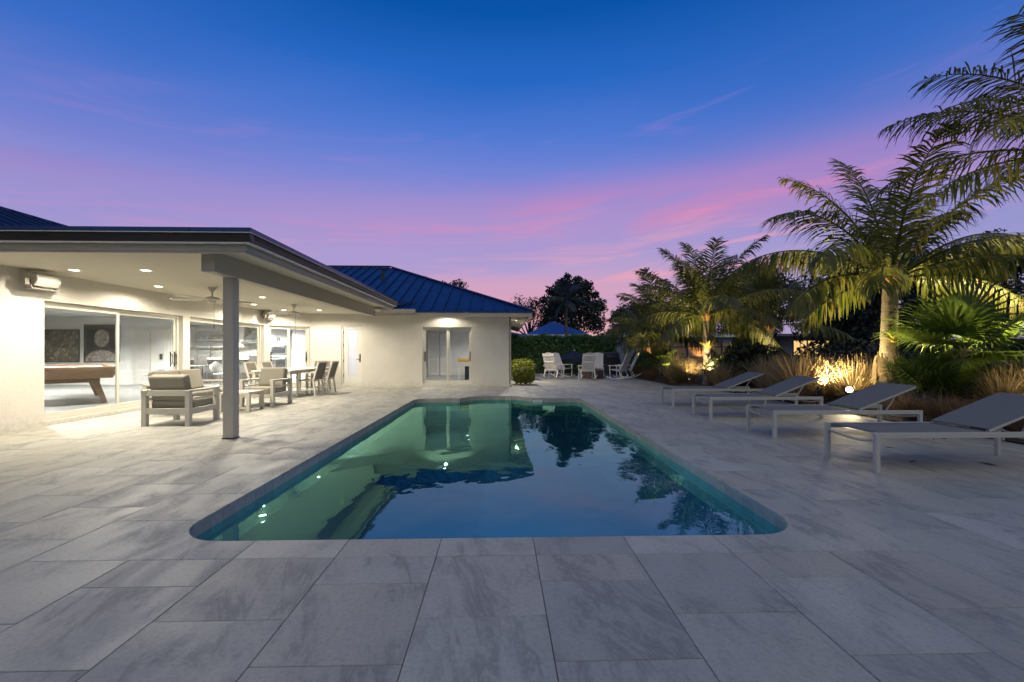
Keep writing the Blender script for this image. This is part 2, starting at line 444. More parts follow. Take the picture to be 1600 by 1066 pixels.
# lawn as a sheet with a hole where deck and house stand
lw = MB()
for x0, x1, y0, y1 in ((-400, -16.6, -60, 700), (7.6, 400, -60, 700), (-16.6, 7.6, 25.2, 700), (-16.6, 7.6, -60, -3.2)):
    lw.face([(x0, y0, -.03), (x1, y0, -.03), (x1, y1, -.03), (x0, y1, -.03)])
struct(lw.build('lawn', lawn), 'dark lawn reaching away behind the garden')

PW, PE, PN, PF = -2.20, 2.12, 2.90, 11.50          # pool sides: west, east, near, far
def arc(cx, cy_, r, a0, a1, n=8):
    return [(cx + r * math.cos(R(a0 + (a1 - a0) * i / n)), cy_ + r * math.sin(R(a0 + (a1 - a0) * i / n))) for i in range(n + 1)]
RC = .36
AX, AR = -.09, 1.053; AY = 12.12 - AR
aa = math.degrees(math.acos(.96 / AR)) if .96 < AR else 20
c_near_e = arc(PE - RC, PN + RC, RC, -90, 0)
c_far_e = arc(PE - RC, PF - RC, RC, 0, 90)
c_arc = [(AX + .96, PF)] + arc(AX, AY, AR, aa, 180 - aa, 20) + [(AX - .96, PF)]
c_far_w = arc(PW + RC, PF - RC, RC, 90, 180)
c_near_w = arc(PW + RC, PN + RC, RC, 180, 270)
pool_poly = c_near_e + c_far_e + c_arc + c_far_w + c_near_w
S = .605; GX = .22; GAP = .0040
OX0, OX1, OY0, OY1 = GX - 5 * S, GX + 4 * S, 2.645, 2.645 + 16.5 * S      # outer edge of the coping ring

pool = thing('swimming_pool', 'long swimming pool with rounded near corners and a bowed far end', 'pool')
TH = .032
WZ = -.105
def wall_strip(poly, z0, z1, off=0.0):
    m = MB(); n = len(poly)
    for i in range(n):
        a, b = poly[i], poly[(i + 1) % n]
        m.face([(a[0], a[1], z1), (b[0], b[1], z1), (b[0], b[1], z0), (a[0], a[1], z0)])
    return m
def offset(poly, d):
    out = []; n = len(poly)
    for i in range(n):
        p0, p1, p2 = Vector(poly[i - 1]), Vector(poly[i]), Vector(poly[(i + 1) % n])
        e1 = (p1 - p0); e2 = (p2 - p1)
        e1 = e1.normalized() if e1.length > 1e-6 else e2.normalized()
        e2 = e2.normalized() if e2.length > 1e-6 else e1
        nn = Vector((e1.y + e2.y, -e1.x - e2.x))
        nn = nn.normalized() if nn.length > 1e-6 else Vector((e1.y, -e1.x))
        q = max(.5, nn.dot(Vector((e1.y, -e1.x))))
        out.append(tuple(p1 + nn * d / q))
    return out
basin_poly = offset(pool_poly, .018)
mb = wall_strip(basin_poly, -1.35, -.03)
mb.face([(x, y, -1.35) for x, y in basin_poly])
mb.build('basin', plaster, pool, fix=True)
# waterline tiles, one object each, 6 inch square round the whole edge
per = []; tot = 0
tp = offset(pool_poly, .006)
for i in range(len(tp)):
    a, b = Vector(tp[i]), Vector(tp[(i + 1) % len(tp)]); L = (b - a).length
    if L > 1e-6: per.append((a, b, tot, L)); tot += L
def along(s):
    s %= tot
    for a, b, s0, L in per:
        if s <= s0 + L: return a + (b - a) * ((s - s0) / L), (b - a).normalized()
nt = int(tot / .1525); st = tot / nt
tile_me = {}
for i in range(nt):
    s0, s1 = i * st + .0015, (i + 1) * st - .0015
    if s1 > tot - .01: s1 = tot - .002
    p, t0 = along(s0); q, t1 = along(s1)
    pts = [p] + [along(s0 + (s1 - s0) * f)[0] for f in (.33, .66)] + [q]
    d = (q - p).normalized(); nn = Vector((d.y, -d.x)) * .010
    top = [(v.x, v.y, -.034) for v in pts] + [(v.x + nn.x, v.y + nn.y, -.034) for v in pts[::-1]]
    bot = [(v[0], v[1], -.335) for v in top]
    MB().hull(top, bot).build('waterline_tile', pool_tile, pool)
# coping stones
def stone(name, poly, parent, m=marble, ch=.0022, z=0.0, th=TH, tilt=(0, 0)):
    cx = sum(p[0] for p in poly) / len(poly); cy_ = sum(p[1] for p in poly) / len(poly)
    ins = offset(poly, -ch)
    n = len(poly); v = [(x - cx, y - cy_, 0) for x, y in ins] + [(x - cx, y - cy_, -ch) for x, y in poly] + [(x - cx, y - cy_, -th) for x, y in poly]
    f = [tuple(range(n))] + [(n + i, n + (i + 1) % n, (i + 1) % n, i) for i in range(n)] + [(2 * n + i, 2 * n + (i + 1) % n, n + (i + 1) % n, n + i) for i in range(n)]
    o = MB().add(v, f).build(name, m, parent)
    o.location = (cx, cy_, z); o.rotation_euler = (tilt[0], tilt[1], 0)
    return o
def gapped(poly): return offset(poly, -GAP / 2)
cop = []
fx = [GX + S * k for k in (-3, -2, -1, 0, 1, 2)]
for i in range(5): cop.append([(fx[i], OY0), (fx[i + 1], OY0), (fx[i + 1], PN), (fx[i], PN)])
yl = [PN + RC] + [OY0 + S * k for k in range(2, 14)] + [PF - RC]
for i in range(len(yl) - 1):
    cop.append([(OX0, yl[i]), (PW, yl[i]), (PW, yl[i + 1]), (OX0, yl[i + 1])])
    cop.append([(PE, yl[i]), (OX1, yl[i]), (OX1, yl[i + 1]), (PE, yl[i + 1])])
cop.append([(OX0, OY0), (fx[0], OY0), (fx[0], PN)] + c_near_w[::-1] + [(OX0, PN + RC)])
cop.append([(fx[5], OY0), (OX1, OY0), (OX1, PN + RC)] + c_near_e[::-1] + [(fx[5], PN)])
xw, xe = AX - .96, AX + .96
cop.append([(OX0, PF - RC)] + c_far_w[::-1] + [(-1.45, PF), (-1.45, OY1), (OX0, OY1)])
cop.append([(1.3, PF)] + c_far_e[::-1] + [(OX1, PF - RC), (OX1, OY1), (1.3, OY1)])
cop.append([(-1.45, PF), (xw, PF), (xw, OY1), (-1.45, OY1)])
cop.append([(xe, PF), (1.3, PF), (1.3, OY1), (xe, OY1)])
ca = c_arc[1:-1][::-1]
for i in range(0, 20, 5):
    seg = ca[i:i + 6]
    a = seg[0]; b = seg[-1]
    x0 = xw if i == 0 else a[0]; x1 = xe if i == 15 else b[0]
    cop.append(seg + [(x1, OY1), (x0, OY1)] if True else None)
for p in cop:
    stone('coping_stone', gapped(p), pool, z=random.uniform(-.0006, .0006))
# skimmer mouth and pool lamps in the walls
MB().b6(.86, 1.12, PF + .002, PF + .012, -.17, -.045).build('skimmer', white_paint, pool)
lampglow = emit('pool_lamp_glow', (.35, 1.0, .82), .06)
for x, y, sx in ((PW + .004, 6.1, 1), (PE - .004, 6.0, -1)):
    mlamp = MB(); mlamp.tube([(x, y, -.85), (x + sx * .02, y, -.85)], .06, 18)
    mlamp.build('underwater_lamp', lampglow, pool)
struct(MB().face([(x, y, WZ) for x, y in offset(pool_poly, .003)]).build('pool_water', water_m), 'still turquoise pool water mirroring house and sky')

deck_base = MB()
hole = (OX0 + .05, OX1 - .05, OY0 + .05, OY1 - .05)
for x0, x1, y0, y1 in ((-8.2, hole[0], -3.2, 25.2), (hole[1], 7.6, -3.2, 25.2), (hole[0], hole[1], -3.2, hole[2]), (hole[0], hole[1], hole[3], 25.2)):
    deck_base.face([(x0, y0, -.026), (x1, y0, -.026), (x1, y1, -.026), (x0, y1, -.026)])
deck = struct(deck_base.build('pool_deck', grout), 'pale marble paver deck round the pool')
def clip(poly, a, b, c):                            # keep a*x + b*y <= c
    out = []
    for i in range(len(poly)):
        p, q = poly[i], poly[(i + 1) % len(poly)]
        fp, fq = a * p[0] + b * p[1] - c, a * q[0] + b * q[1] - c
        if fp <= 0: out.append(p)
        if fp * fq < 0:
            t = fp / (fp - fq); out.append((p[0] + (q[0] - p[0]) * t, p[1] + (q[1] - p[1]) * t))
    return out
def area(p): return .5 * abs(sum(p[i][0] * p[(i + 1) % len(p)][1] - p[(i + 1) % len(p)][0] * p[i][1] for i in range(len(p))))
pav = []
for kx in range(-15, 13):
    x0 = GX + kx * S
    for ky in range(-6, 38):
        y0 = 2.645 + S * ky - (0 if kx % 2 else S / 2)
        for cell in ([(x0, y0), (x0 + S, y0), (x0 + S, y0 + S), (x0, y0 + S)],):
            polys = [cell]
            if x0 + S > OX0 + .01 and x0 < OX1 - .01 and y0 + S > OY0 + .01 and y0 < OY1 - .01:
                polys = [clip(cell, 0, 1, OY0), clip(cell, 0, -1, -OY1)]
            for p in polys:
                if len(p) < 3: continue
                if y0 > 14.7 and x0 < .4: p = clip(p, 0, 1, 15.33) if x0 + S < .32 else (clip(p, -1, 0, -.33) if y0 > 15.3 else p)
                p = clip(p, -1, 0, 7.56) if len(p) > 2 else p
                if len(p) > 2: p = clip(p, -1, 1, 21.75) if x0 < -6 else p
                if len(p) > 2:
                    if y0 < 15.5: p = clip(p, 1, 0, 6.95); p = clip(p, 2.7, .7, 2.7 * 6.95 + .7 * 12.8) if len(p) > 2 else p
                    else: p = clip(p, 1, 0, 6.25)
                if len(p) > 2: p = clip(p, 0, 1, 24.2)
                if len(p) > 2 and area(p) > .02: pav.append(p)
def vis_key(p):
    cx = sum(q[0] for q in p) / len(p); cy_ = sum(q[1] for q in p) / len(p)
    if cy_ < 1.2 or abs(cx) > 1.3 * cy_ + .5: return 1e6
    return cx * cx * .3 + cy_ * cy_
pav.sort(key=vis_key)
rest = MB()
for i, p in enumerate(pav):
    g = gapped(p)
    z = random.uniform(-.0016, .0008)
    if i < 300:
        stone('paver', g, deck, z=z, tilt=(random.uniform(-.0016, .0016), random.uniform(-.0016, .0016)))
    else:
        n = len(g); rest.add([(x, y, z) for x, y in offset(g, -.004)] + [(x, y, z - .004) for x, y in g] + [(x, y, -.025) for x, y in g],
            [tuple(range(n))] + [(n + j, n + (j + 1) % n, (j + 1) % n, j) for j in range(n)] + [(2 * n + j, 2 * n + (j + 1) % n, n + (j + 1) % n, n + j) for j in range(n)])
ro = rest.build('far_pavers', marble, deck); ro['kind'] = 'stuff'

# planting bed to the right of the deck
bedm = MB(); nx, ny = 26, 70
bx = lambda y: 6.93 if y < 12.8 else max(6.24, 6.93 - (y - 12.8) * .26)
for j in range(ny + 1):
    y = -3 + j * 30 / ny
    for i in range(nx + 1):
        x = bx(y) + i * 7.0 / nx
        h = .02 if i == 0 else .05 + .09 * math.sin(i / nx * 3.1) + .03 * math.sin(3.1 * x + 1.7 * y) + random.uniform(-.012, .012)
        bedm.v.append((x, y, h))
for j in range(ny):
    for i in range(nx):
        a = j * (nx + 1) + i; bedm.f.append((a, a + 1, a + nx + 2, a + nx + 1))
struct(bedm.build('planting_bed', soil, smooth=True), 'mulched planting bed along the right of the deck')
hb = MB(); hb.b6(.34, 6.4, 24.2, 26.5, -.02, .04)
struct(hb.build('hedge_bed', soil), 'soil strip under the hedge')
# ------------------------------------------------------------------ the house
house = thing('house', 'white stucco single storey house with blue metal roof and lit patio canopy', 'house')
WX = -7.57                                   # west patio wall plane
BY = 15.33                                   # rear wall plane of the wing
CY0 = 14.30                                  # where the diagonal wall begins
CX1 = WX + (BY - CY0)                        # where it meets the rear wall
TW = .20
def wall(L, z1, openings, loc, rz, m=stucco, t=TW, name='wall', parent=house, z0=-.03):
    mb = MB(); x = 0.0
    for a, b, c, d in sorted(openings):
        if a > x: mb.b6(x, a, 0, t, z0, z1)
        if c > z0: mb.b6(a, b, 0, t, z0, c)
        if d < z1: mb.b6(a, b, 0, t, d, z1)
        x = b
    if x < L: mb.b6(x, L, 0, t, z0, z1)
    return mb.build(name, m, parent, loc=loc, rz=rz)
Y0 = 4.6
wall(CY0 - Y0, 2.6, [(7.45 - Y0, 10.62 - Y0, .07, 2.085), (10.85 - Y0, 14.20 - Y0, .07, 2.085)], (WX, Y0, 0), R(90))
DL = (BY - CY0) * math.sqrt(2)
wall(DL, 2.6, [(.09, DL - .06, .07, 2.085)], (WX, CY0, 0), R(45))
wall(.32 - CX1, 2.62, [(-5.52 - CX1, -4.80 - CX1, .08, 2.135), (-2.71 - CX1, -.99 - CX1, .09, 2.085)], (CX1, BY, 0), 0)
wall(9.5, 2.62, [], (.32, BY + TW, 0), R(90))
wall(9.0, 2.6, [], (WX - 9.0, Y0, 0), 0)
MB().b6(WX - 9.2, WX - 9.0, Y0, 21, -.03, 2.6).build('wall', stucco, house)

def slider(loc, rz, W, z0, z1, stiles, handles=(), off=.10, dim=None):
    """sliding door: outer frame, stiles, panes, handles; local y runs into the house"""
    fr = MB(); f = .048; d0, d1 = off, off + .085
    fr.b6(0, W, d0, d1, z0, z0 + .05); fr.b6(0, W, d0, d1, z1 - f, z1)
    fr.b6(0, f, d0 + .002, d1 - .002, z0 + .05, z1 - f); fr.b6(W - f, W, d0 + .002, d1 - .002, z0 + .05, z1 - f)
    o = fr.build('sliding_door', frame_m, house, bevel=.004, loc=loc, rz=rz)
    xs = [f] + list(stiles) + [W - f]
    for i in range(len(xs) - 1):
        a, b = xs[i], xs[i + 1]; y = d0 + .012 + .036 * (i % 2)
        s = MB(); w = .052
        s.b6(a, a + w, y, y + .032, z0 + .05, z1 - f); s.b6(b - w, b, y, y + .032, z0 + .05, z1 - f)
        s.b6(a + w, b - w, y + .001, y + .031, z0 + .05, z0 + .115); s.b6(a + w, b - w, y + .001, y + .031, z1 - f - .055, z1 - f)
        s.build('sash', frame_m, o, bevel=.003)
        MB().b6(a + w, b - w, y + .012, y + .018, z0 + .115, z1 - f - .055).build('pane', glass, o)
    for hx in handles:
        h = MB(); h.tube([(hx, d0 + .02, .92), (hx, d0 - .03, .95), (hx, d0 - .03, 1.16), (hx, d0 + .02, 1.19)], .011, 6)
        h.b6(hx - .018, hx + .018, d0 + .006, d0 + .012, .88, 1.23)
        h.build('handle', dark, o)
    # threshold curb under the door
    MB().b6(0, W, d0 - .09, TW - .01, z0 - .055, z0 - .001).build('threshold', frame_m, o)
    return o
slider((WX, 7.45, 0), R(90), 3.17, .07, 2.085, [1.55], [3.05, 3.0 - .08])
slider((WX, 10.85, 0), R(90), 3.35, .07, 2.085, [1.62], [.10])
q = math.sqrt(.5)
slider((WX + .09 * q, CY0 + .09 * q, 0), R(45), DL - .15, .07, 2.085, [(DL - .15) * .5], [.10, DL - .24])
slider((-2.71, BY, 0), 0, 1.72, .09, 2.085, [.88], [.07, 1.66])
# frosted entry door
ed = MB(); W = .72
ed.b6(0, .045, .04, .16, .08, 2.135); ed.b6(W - .045, W, .04, .16, .08, 2.135); ed.b6(.045, W - .045, .042, .158, 2.085, 2.135); ed.b6(.045, W - .045, .03, .158, .08, .12)
edo = ed.build('entry_door', frame_m, house, bevel=.004, loc=(-5.52, BY, 0))
lf = MB(); lf.b6(.05, .20, .075, .12, .125, 2.08); lf.b6(.535, W - .05, .075, .12, .125, 2.08); lf.b6(.20, .535, .076, .119, .125, .40); lf.b6(.20, .535, .076, .119, 2.0, 2.08)
lf.build('leaf', white_paint, edo, bevel=.004)
MB().b6(.205, .53, .094, .102, .40, 2.0).build('pane', frosted, edo)
hd = MB(); hd.b6(.60, .64, .062, .074, .86, 1.14); hd.tube([(.62, .07, .96), (.62, .03, .96), (.50, .03, .96)], .010, 6)
hd.build('handle', bronze, edo)
for z in (.35, .85, 1.4, 1.85): MB().b6(.036, .062, .055, .074, z, z + .10).build('hinge', bronze, edo)

trim_m = plain('downlight_trim', (.8, .78, .72), .4)
# patio canopy: ceiling, beam, post, fascia, gutter, roof
EX, EY = -3.15, 5.50                         # eave corner
cp = MB(); cp.prism([(WX + .002, EY + .06), (EX - .06, EY + .06), (EX - .06, 13.0), (-3.90, 13.0), (-3.90, BY - .002), (CX1 + .002, BY - .002), (WX + .002, CY0)], 2.55, 2.60)
cp.build('canopy_ceiling', ceil_m, house)
MB().b6(-3.89, -3.72, 5.78, 13.1, 2.28, 2.549).build('beam', post_m, house, bevel=.004)
pp = MB(); pp.b6(-3.915, -3.77, 6.26, 6.405, 0.012, 2.279); pp.build('post', post_m, house, bevel=.006)
MB().b6(-3.925, -3.76, 6.25, 6.415, 0, .012).build('post_base', bronze, house)
fs = MB(); fs.b6(-15, EX, EY, EY + .045, 2.487, 2.567); fs.b6(EX - .045, EX, EY + .0455, 13.0, 2.488, 2.566)
fs.b6(EX - .75, EX - .046, 12.96, 13.0, 2.489, 2.573)
fs.build('fascia', fascia_m, house, bevel=.004)
fs = MB(); fs.b6(-15, EX - .02, EY + .012, EY + .06, 2.462, 2.486); fs.b6(EX - .058, EX - .012, EY + .0605, 12.95, 2.463, 2.486); fs.build('soffit_trim', fascia_m, house)
def gutter_profile(a, b, out_dir):
    """K-style gutter run from a to b (outer top edge), out_dir = outward unit vector"""
    prof = [(0, 0), (.075, 0), (.085, .015), (.088, .045), (.105, .075), (.112, .10), (.104, .105), (.09, .098), (.0, .098)]
    g = MB(); o = Vector((*out_dir, 0)); m = len(prof); vs = []
    for e in (a, b):
        for u, z in prof:
            mit = -u if e is b else 0
            vs.append(Vector(e) + o * u + Vector((0, 0, z)))
    g.add(vs, [(i, (i + 1) % m, m + (i + 1) % m, m + i) for i in range(m)] + [tuple(range(m)), tuple(range(m, 2 * m))[::-1]])
    return g
gutter_profile((-15, EY, 2.577), (EX + .10, EY, 2.577), (0, -1)).build('gutter', bronze, house, fix=True)
gutter_profile((EX, EY + .001, 2.5775), (EX, 13.05, 2.5775), (1, 0)).build('gutter', bronze, house, fix=True)
for y in range(7): MB().b6(EX + .0, EX + .104, EY + .5 + 1.1 * y, EY + .53 + 1.1 * y, 2.676, 2.680).build('gutter_strap', fascia_m, house)
for z0_, z1_, o_ in ((2.6835, 2.6925, .118), (2.5675, 2.5765, .082)):
    MB().b6(-15, EX + o_, EY - o_, EY - .001, z0_, z1_).build('gutter_trim', trim_m, house)
    MB().b6(EX + .001, EX + o_, EY, 13.05, z0_ + .0003, z1_ - .0003).build('gutter_trim', trim_m, house)
rf = MB(); rf.prism([(-16.5, EY - .10), (EX + .10, EY - .10), (EX + .10, 13.05), (-3.9, 13.05), (-3.9, 14.9), (-16.5, 14.9)], 2.692, 2.735)
croof = rf.build('canopy_roof', blue_metal, house)
MB().b6(-15, EX + .11, EY - .112, EY - .102, 2.698, 2.748).build('drip_edge', blue_dark, croof)
MB().b6(EX + .102, EX + .112, EY - .102, 13.05, 2.698, 2.748).build('drip_edge', blue_dark, croof)

def roof_plane(name_parent, org, xdir, sdir, width, panels):
    """standing seam panels on a plane: org + xdir*u + sdir*s; panels = list of polygons (u,s)"""
    nrm = xdir.cross(sdir).normalized()
    if nrm.z < 0: nrm = -nrm
    for poly in panels:
        top = [org + xdir * u + sdir * s + nrm * .018 for u, s in poly]; bot = [p - nrm * .03 for p in top]
        m = MB(); m.hull(top, bot)
        (u0, s0), (u1, s1) = poly[0], poly[-1]
        m.bar(org + xdir * u0 + sdir * s0 + nrm * .045, org + xdir * u1 + sdir * s1 + nrm * .045, .030, .056, nrm)
        m.build('roof_panel', blue_metal, name_parent, fix=True)
# wing hip roof
EYW, XE, ZE, PT, HALF = 14.60, 1.08, 2.575, .42, 6.3
deckp = MB()
rx = XE - HALF
ridge = ZE + PT * HALF
A, B, C, D = (XE, EYW, ZE), (XE, EYW + 2 * HALF, ZE), (-15, EYW + 2 * HALF, ZE), (-15, EYW, ZE)
Rr, Rl = (rx, EYW + HALF, ridge), (-15, EYW + HALF, ridge)
deckp.add([A, B, C, D, Rr, Rl], [(0, 4, 5, 3), (0, 1, 4), (1, 2, 5, 4), (2, 3, 5)])
wroof = deckp.build('wing_roof', blue_metal, house)
pn = []; pw_ = .424; u = 0.0
while u < 12.0:
    a, b = u, u + pw_
    pn.append([(a, 0), (b, 0), (b, min(b, HALF)), (a, min(a, HALF) if a > 0 else .001)]); u += pw_
roof_plane(wroof, Vector((XE, EYW, ZE)), Vector((-1, 0, 0)), Vector((0, 1, PT)), pw_, pn)
pn = []; u = 0.0
while u < 2 * HALF - .1:
    a, b = u, min(u + .424, 2 * HALF)
    pn.append([(a, 0), (b, 0), (b, min(b, 2 * HALF - b)), (a, min(a, 2 * HALF - a) + .001)]); u += .424
roof_plane(wroof, Vector((XE, EYW, ZE)), Vector((0, 1, 0)), Vector((-1, 0, PT)), pw_, pn)
cap = MB(); cap.bar((XE, EYW, ZE + .05), (rx, EYW + HALF, ridge + .06), .14, .05); cap.build('hip_cap', blue_metal, wroof)
cap = MB(); cap.bar((rx, EYW + HALF, ridge + .06), (-15, EYW + HALF, ridge + .06), .16, .05); cap.build('ridge_cap', blue_metal, wroof)
# plumbing vent and cricket flashing
vn = MB(); vy = EYW + 4.2; vz = ZE + PT * 4.2
vn.lathe([(.13, -.05), (.12, .06), (.06, .10), (.055, .38), (.09, .40), (.09, .46), (.02, .48)], 10, (-5.0, vy, vz)); vn.build('roof_vent', dark, wroof)
cr = MB(); zz = ZE + PT * .75 + .06; cr.add([(-4.2, EYW + .75, zz), (-2.95, EYW + .75, zz), (-3.75, EYW + .1, ZE + .10), (-4.2, EYW + .1, ZE + .10)], [(0, 1, 2, 3)])
cr.bar((-4.2, EYW + .76, zz + .02), (-2.9, EYW + .76, zz + .02), .03, .03); cr.bar((-3.75, EYW + .1, ZE + .12), (-3.1, EYW + .76, zz + .02), .03, .03)
cr.build('cricket_flashing', blue_metal, wroof)
# wing fascia, soffit, rafter tails
f2 = MB(); f2.b6(-4.15, XE, EYW - .03, EYW, 2.395, 2.525); f2.build('fascia', fascia_m, house, bevel=.004)
f2 = MB(); f2.b6(-4.15, XE + .01, EYW - .05, EYW + .0, 2.526, 2.570); f2.build('drip_edge', blue_dark, wroof)
f2 = MB(); f2.b6(-4.15, -2.80, EYW - .10, EYW - .052, 2.500, 2.640); f2.build('gutter', fascia_m, house, bevel=.006)
f2 = MB(); f2.b6(XE - .03, XE, EYW + .001, EYW + 2 * HALF, 2.415, 2.525); f2.build('fascia', fascia_m, house)
s2 = MB(); s2.face([(-4.15, EYW + .001, 2.44), (XE - .03, EYW + .001, 2.44), (.32, BY + .06, 2.61), (-4.15, BY + .06, 2.61)]); s2.build('soffit', white_paint, house)
s2 = MB(); s2.add([(XE - .03, EYW + .001, 2.47), (XE - .03, 27, 2.47), (.30, 27, 2.66), (.30, EYW + .70, 2.66)], [(0, 1, 2, 3)]); s2.build('soffit', fascia_m, house)
for i in range(11):
    y = 15.55 + .61 * i
    r_ = MB(); r_.bar((.325, y, 2.60), (XE - .031, y, 2.43), .045, .10); r_.build('rafter_tail', white_paint, house)
c2 = MB(); c2.b6(-.02, .06, BY - .012, BY - .001, 2.33, 2.47); c2.build('junction_cover', white_paint, house)
dsp = MB(); dsp.tube([(.365, BY + .06, 2.55), (.365, BY + .06, .10), (.40, BY + .0, .03)], .036, 8); dsp.build('downspout', fascia_m, house)
# main block roof that shows behind the canopy
mr = MB(); z0, z1 = 2.75, 4.22
mr.add([(-7.0, 2.0, z0), (-7.0, 14.9, z0), (-10.5, 14.9, z1), (-10.5, 2.0, z1), (-17.0, 2.0, z0 - .05), (-17.0, 14.9, z0 - .05)], [(0, 1, 2, 3), (3, 2, 5, 4), (0, 3, 4), (1, 5, 2)])
mroof = mr.build('main_roof', blue_metal, house)
SL = math.hypot(3.5, z1 - z0)
pn = [[(i * .424, 0), ((i + 1) * .424, 0), ((i + 1) * .424, SL), (i * .424, SL)] for i in range(30)]
roof_plane(mroof, Vector((-7.0, 2.0, z0)), Vector((0, 1, 0)), Vector((-3.5, 0, z1 - z0)).normalized(), .424, pn)
MB().b6(-10.58, -10.42, 2.0, 14.9, z1 + .0, z1 + .05).build('ridge_cap', blue_metal, mroof)

# downlights
glow = emit('downlight_glow', (1.0, .88, .66), 7.0)
def lamp(name, typ, loc, energy, col, parent=None, **kw):
    d = bpy.data.lights.new(name, typ); d.energy = energy; d.color = col
    rot = kw.pop('rot', (0, 0, 0))
    for k_, v_ in kw.items(): setattr(d, k_, v_)
    o = bpy.data.objects.new(name, d); COL.objects.link(o); o.location = loc; o.rotation_euler = rot
    if parent is not None: o.parent = parent
    return o
WARM = (1.0, .905, .74)
def downlight(x, y, z, label, e, group, w=WARM, size=R(168)):
    t = thing('recessed_light', label, 'recessed light', (x, y, z), 0, group)
    MB().lathe([(.066, -.003), (.090, -.006), (.094, -.001), (.094, .0005), (.066, .0005)], 20).build('trim_ring', trim_m, t)
    MB().lathe([(.01, -.014), (.050, -.011), (.0655, -.004), (.0655, -.001)], 20).build('lens', glow, t)
    lamp('downlight_beam', 'SPOT', (0, 0, -.03), e, w, t, spot_size=size, spot_blend=.35, shadow_soft_size=.05)
    return t
PL = [(-6.85, 7.2, 'first recessed light over the patio, nearest the wall speaker'), (-5.72, 7.2, 'recessed light above the near armchair, outer row'),
      (-6.88, 8.97, 'recessed light above the loveseat, beside the near ceiling fan'), (-5.75, 10.7, 'recessed light right of the post, outer row over the far armchair'),
      (-6.86, 12.33, 'recessed light beside the far ceiling fan, inner row'), (-6.85, 14.0, 'recessed light by the diagonal glass door'),
      (-5.74, 14.0, 'recessed light above the dining table end, nearest the entry door')]
PATIO_E = 212
for x, y, lb in PL: downlight(x, y, 2.549, lb, PATIO_E * ((.30 if y < 8 else .42) if x < -6.5 else (1.75 if y < 12 else 1.0)), 'recessed lights in the patio ceiling')
downlight(-1.85, BY - .36, 2.515, 'soffit light above the two panel glass door of the wing', 42, 'soffit lights of the wing')
downlight(.70, 17.6, 2.49, 'soffit light under the side eave beside the clipped bushes', 240, 'soffit lights of the wing')

# ------------------------------------------------------------------ rooms seen through the glass
CZ = 2.45
fl = MB(); fl.prism([(WX - 9, Y0 + .2), (WX - .2, Y0 + .2), (WX - .2, CY0), (CX1 - .1, BY + .1), (CX1 - .1, 21), (WX - 9, 21)], -.03, .055); fl.build('floor', wood_floor, house)
ce = MB(); ce.prism([(WX - 9, Y0 + .2), (WX - .19, Y0 + .2), (WX - .19, CY0 + .05), (CX1 - .1, BY + .19), (CX1 - .1, 21), (WX - 9, 21)], CZ, 2.6); ce.build('interior_ceiling', int_wall, house)
MB().b6(WX - 9, -11.70, 15.85, 16.0, .055, CZ).build('interior_wall', int_wall, house)
MB().b6(WX - 9, CX1, 20.75, 20.9, .055, CZ).build('interior_wall', int_wall, house)
MB().b6(CX1 - .1, CX1, BY + .2, 20.75, .055, CZ).build('interior_wall', int_wall, house)
# interior doorway in the living room wall
dz = MB(); x0, x1 = -13.05, -11.75
dz.b6(x0, x1, 15.83, 15.849, .055, 2.06); dz.build('door_casing', white_paint, house)
dw = MB(); dw.b6(-13.0, -12.42, 15.80, 15.829, .06, 2.02); dw.build('interior_door', plain('door_grey', (.55, .54, .52), .5), house)
dw = MB(); dw.b6(-12.38, -11.8, 15.815, 15.829, .06, 2.02); dwo = dw.build('interior_door', white_paint, house)
for z in (.25, 1.15):
    MB().b6(-12.28, -11.9, 15.805, 15.814, z, z + .75).build('door_panel', int_wall, dwo)
MB().b6(-12.06, -11.98, 15.77, 15.804, .95, 1.15).build('handle', dark, dwo)
def area_l(name, loc, sx, sy, e, col=(1, .95, .88), rot=(0, 0, 0)):
    return lamp(name, 'AREA', loc, e, col, None, shape='RECTANGLE', size=sx, size_y=sy, rot=rot)
iglow = emit('interior_downlight_glow', (1.0, .95, .85), 9.0)
IL = [(-9.6, 9.0, 780, 'over the near end of the pool table'), (-10.9, 9.8, 780, 'over the middle of the pool table'), (-10.0, 12.0, 780, 'before the glass table'), (-12.6, 9.2, 780, 'over the far end of the pool table'), (-13.6, 13.0, 1150, 'nearest the two paintings'), (-10.2, 14.6, 900, 'over the round glass table')]
for x, y, e, wh in IL:
    t = thing('ceiling_spot', 'round game room ceiling light ' + wh, 'ceiling light', (x, y, CZ), 0, 'ceiling lights in the game room')
    MB().lathe([(.075, -.012), (.085, -.002), (.02, .0)], 16).build('lens', iglow, t)
    lamp('ceiling_spot_beam', 'SPOT', (0, 0, -.04), e, (1, .95, .88), t, spot_size=R(150), spot_blend=.6, shadow_soft_size=.08)
KL = [(-12.4, 18.6, 'over the white base cabinets'), (-10.8, 18.9, 'before the dark stove'), (-9.4, 18.4, 'before the refrigerator'), (-8.2, 16.6, 'nearest the diagonal glass door')]
for x, y, wh in KL:
    t = thing('ceiling_spot', 'round kitchen ceiling light ' + wh, 'ceiling light', (x, y, CZ), 0, 'ceiling lights in the kitchen')
    MB().lathe([(.075, -.012), (.085, -.002), (.02, .0)], 16).build('lens', iglow, t)
    lamp('ceiling_spot_beam', 'SPOT', (0, 0, -.04), 850, (1, .96, .90), t, spot_size=R(155), spot_blend=.6, shadow_soft_size=.1)
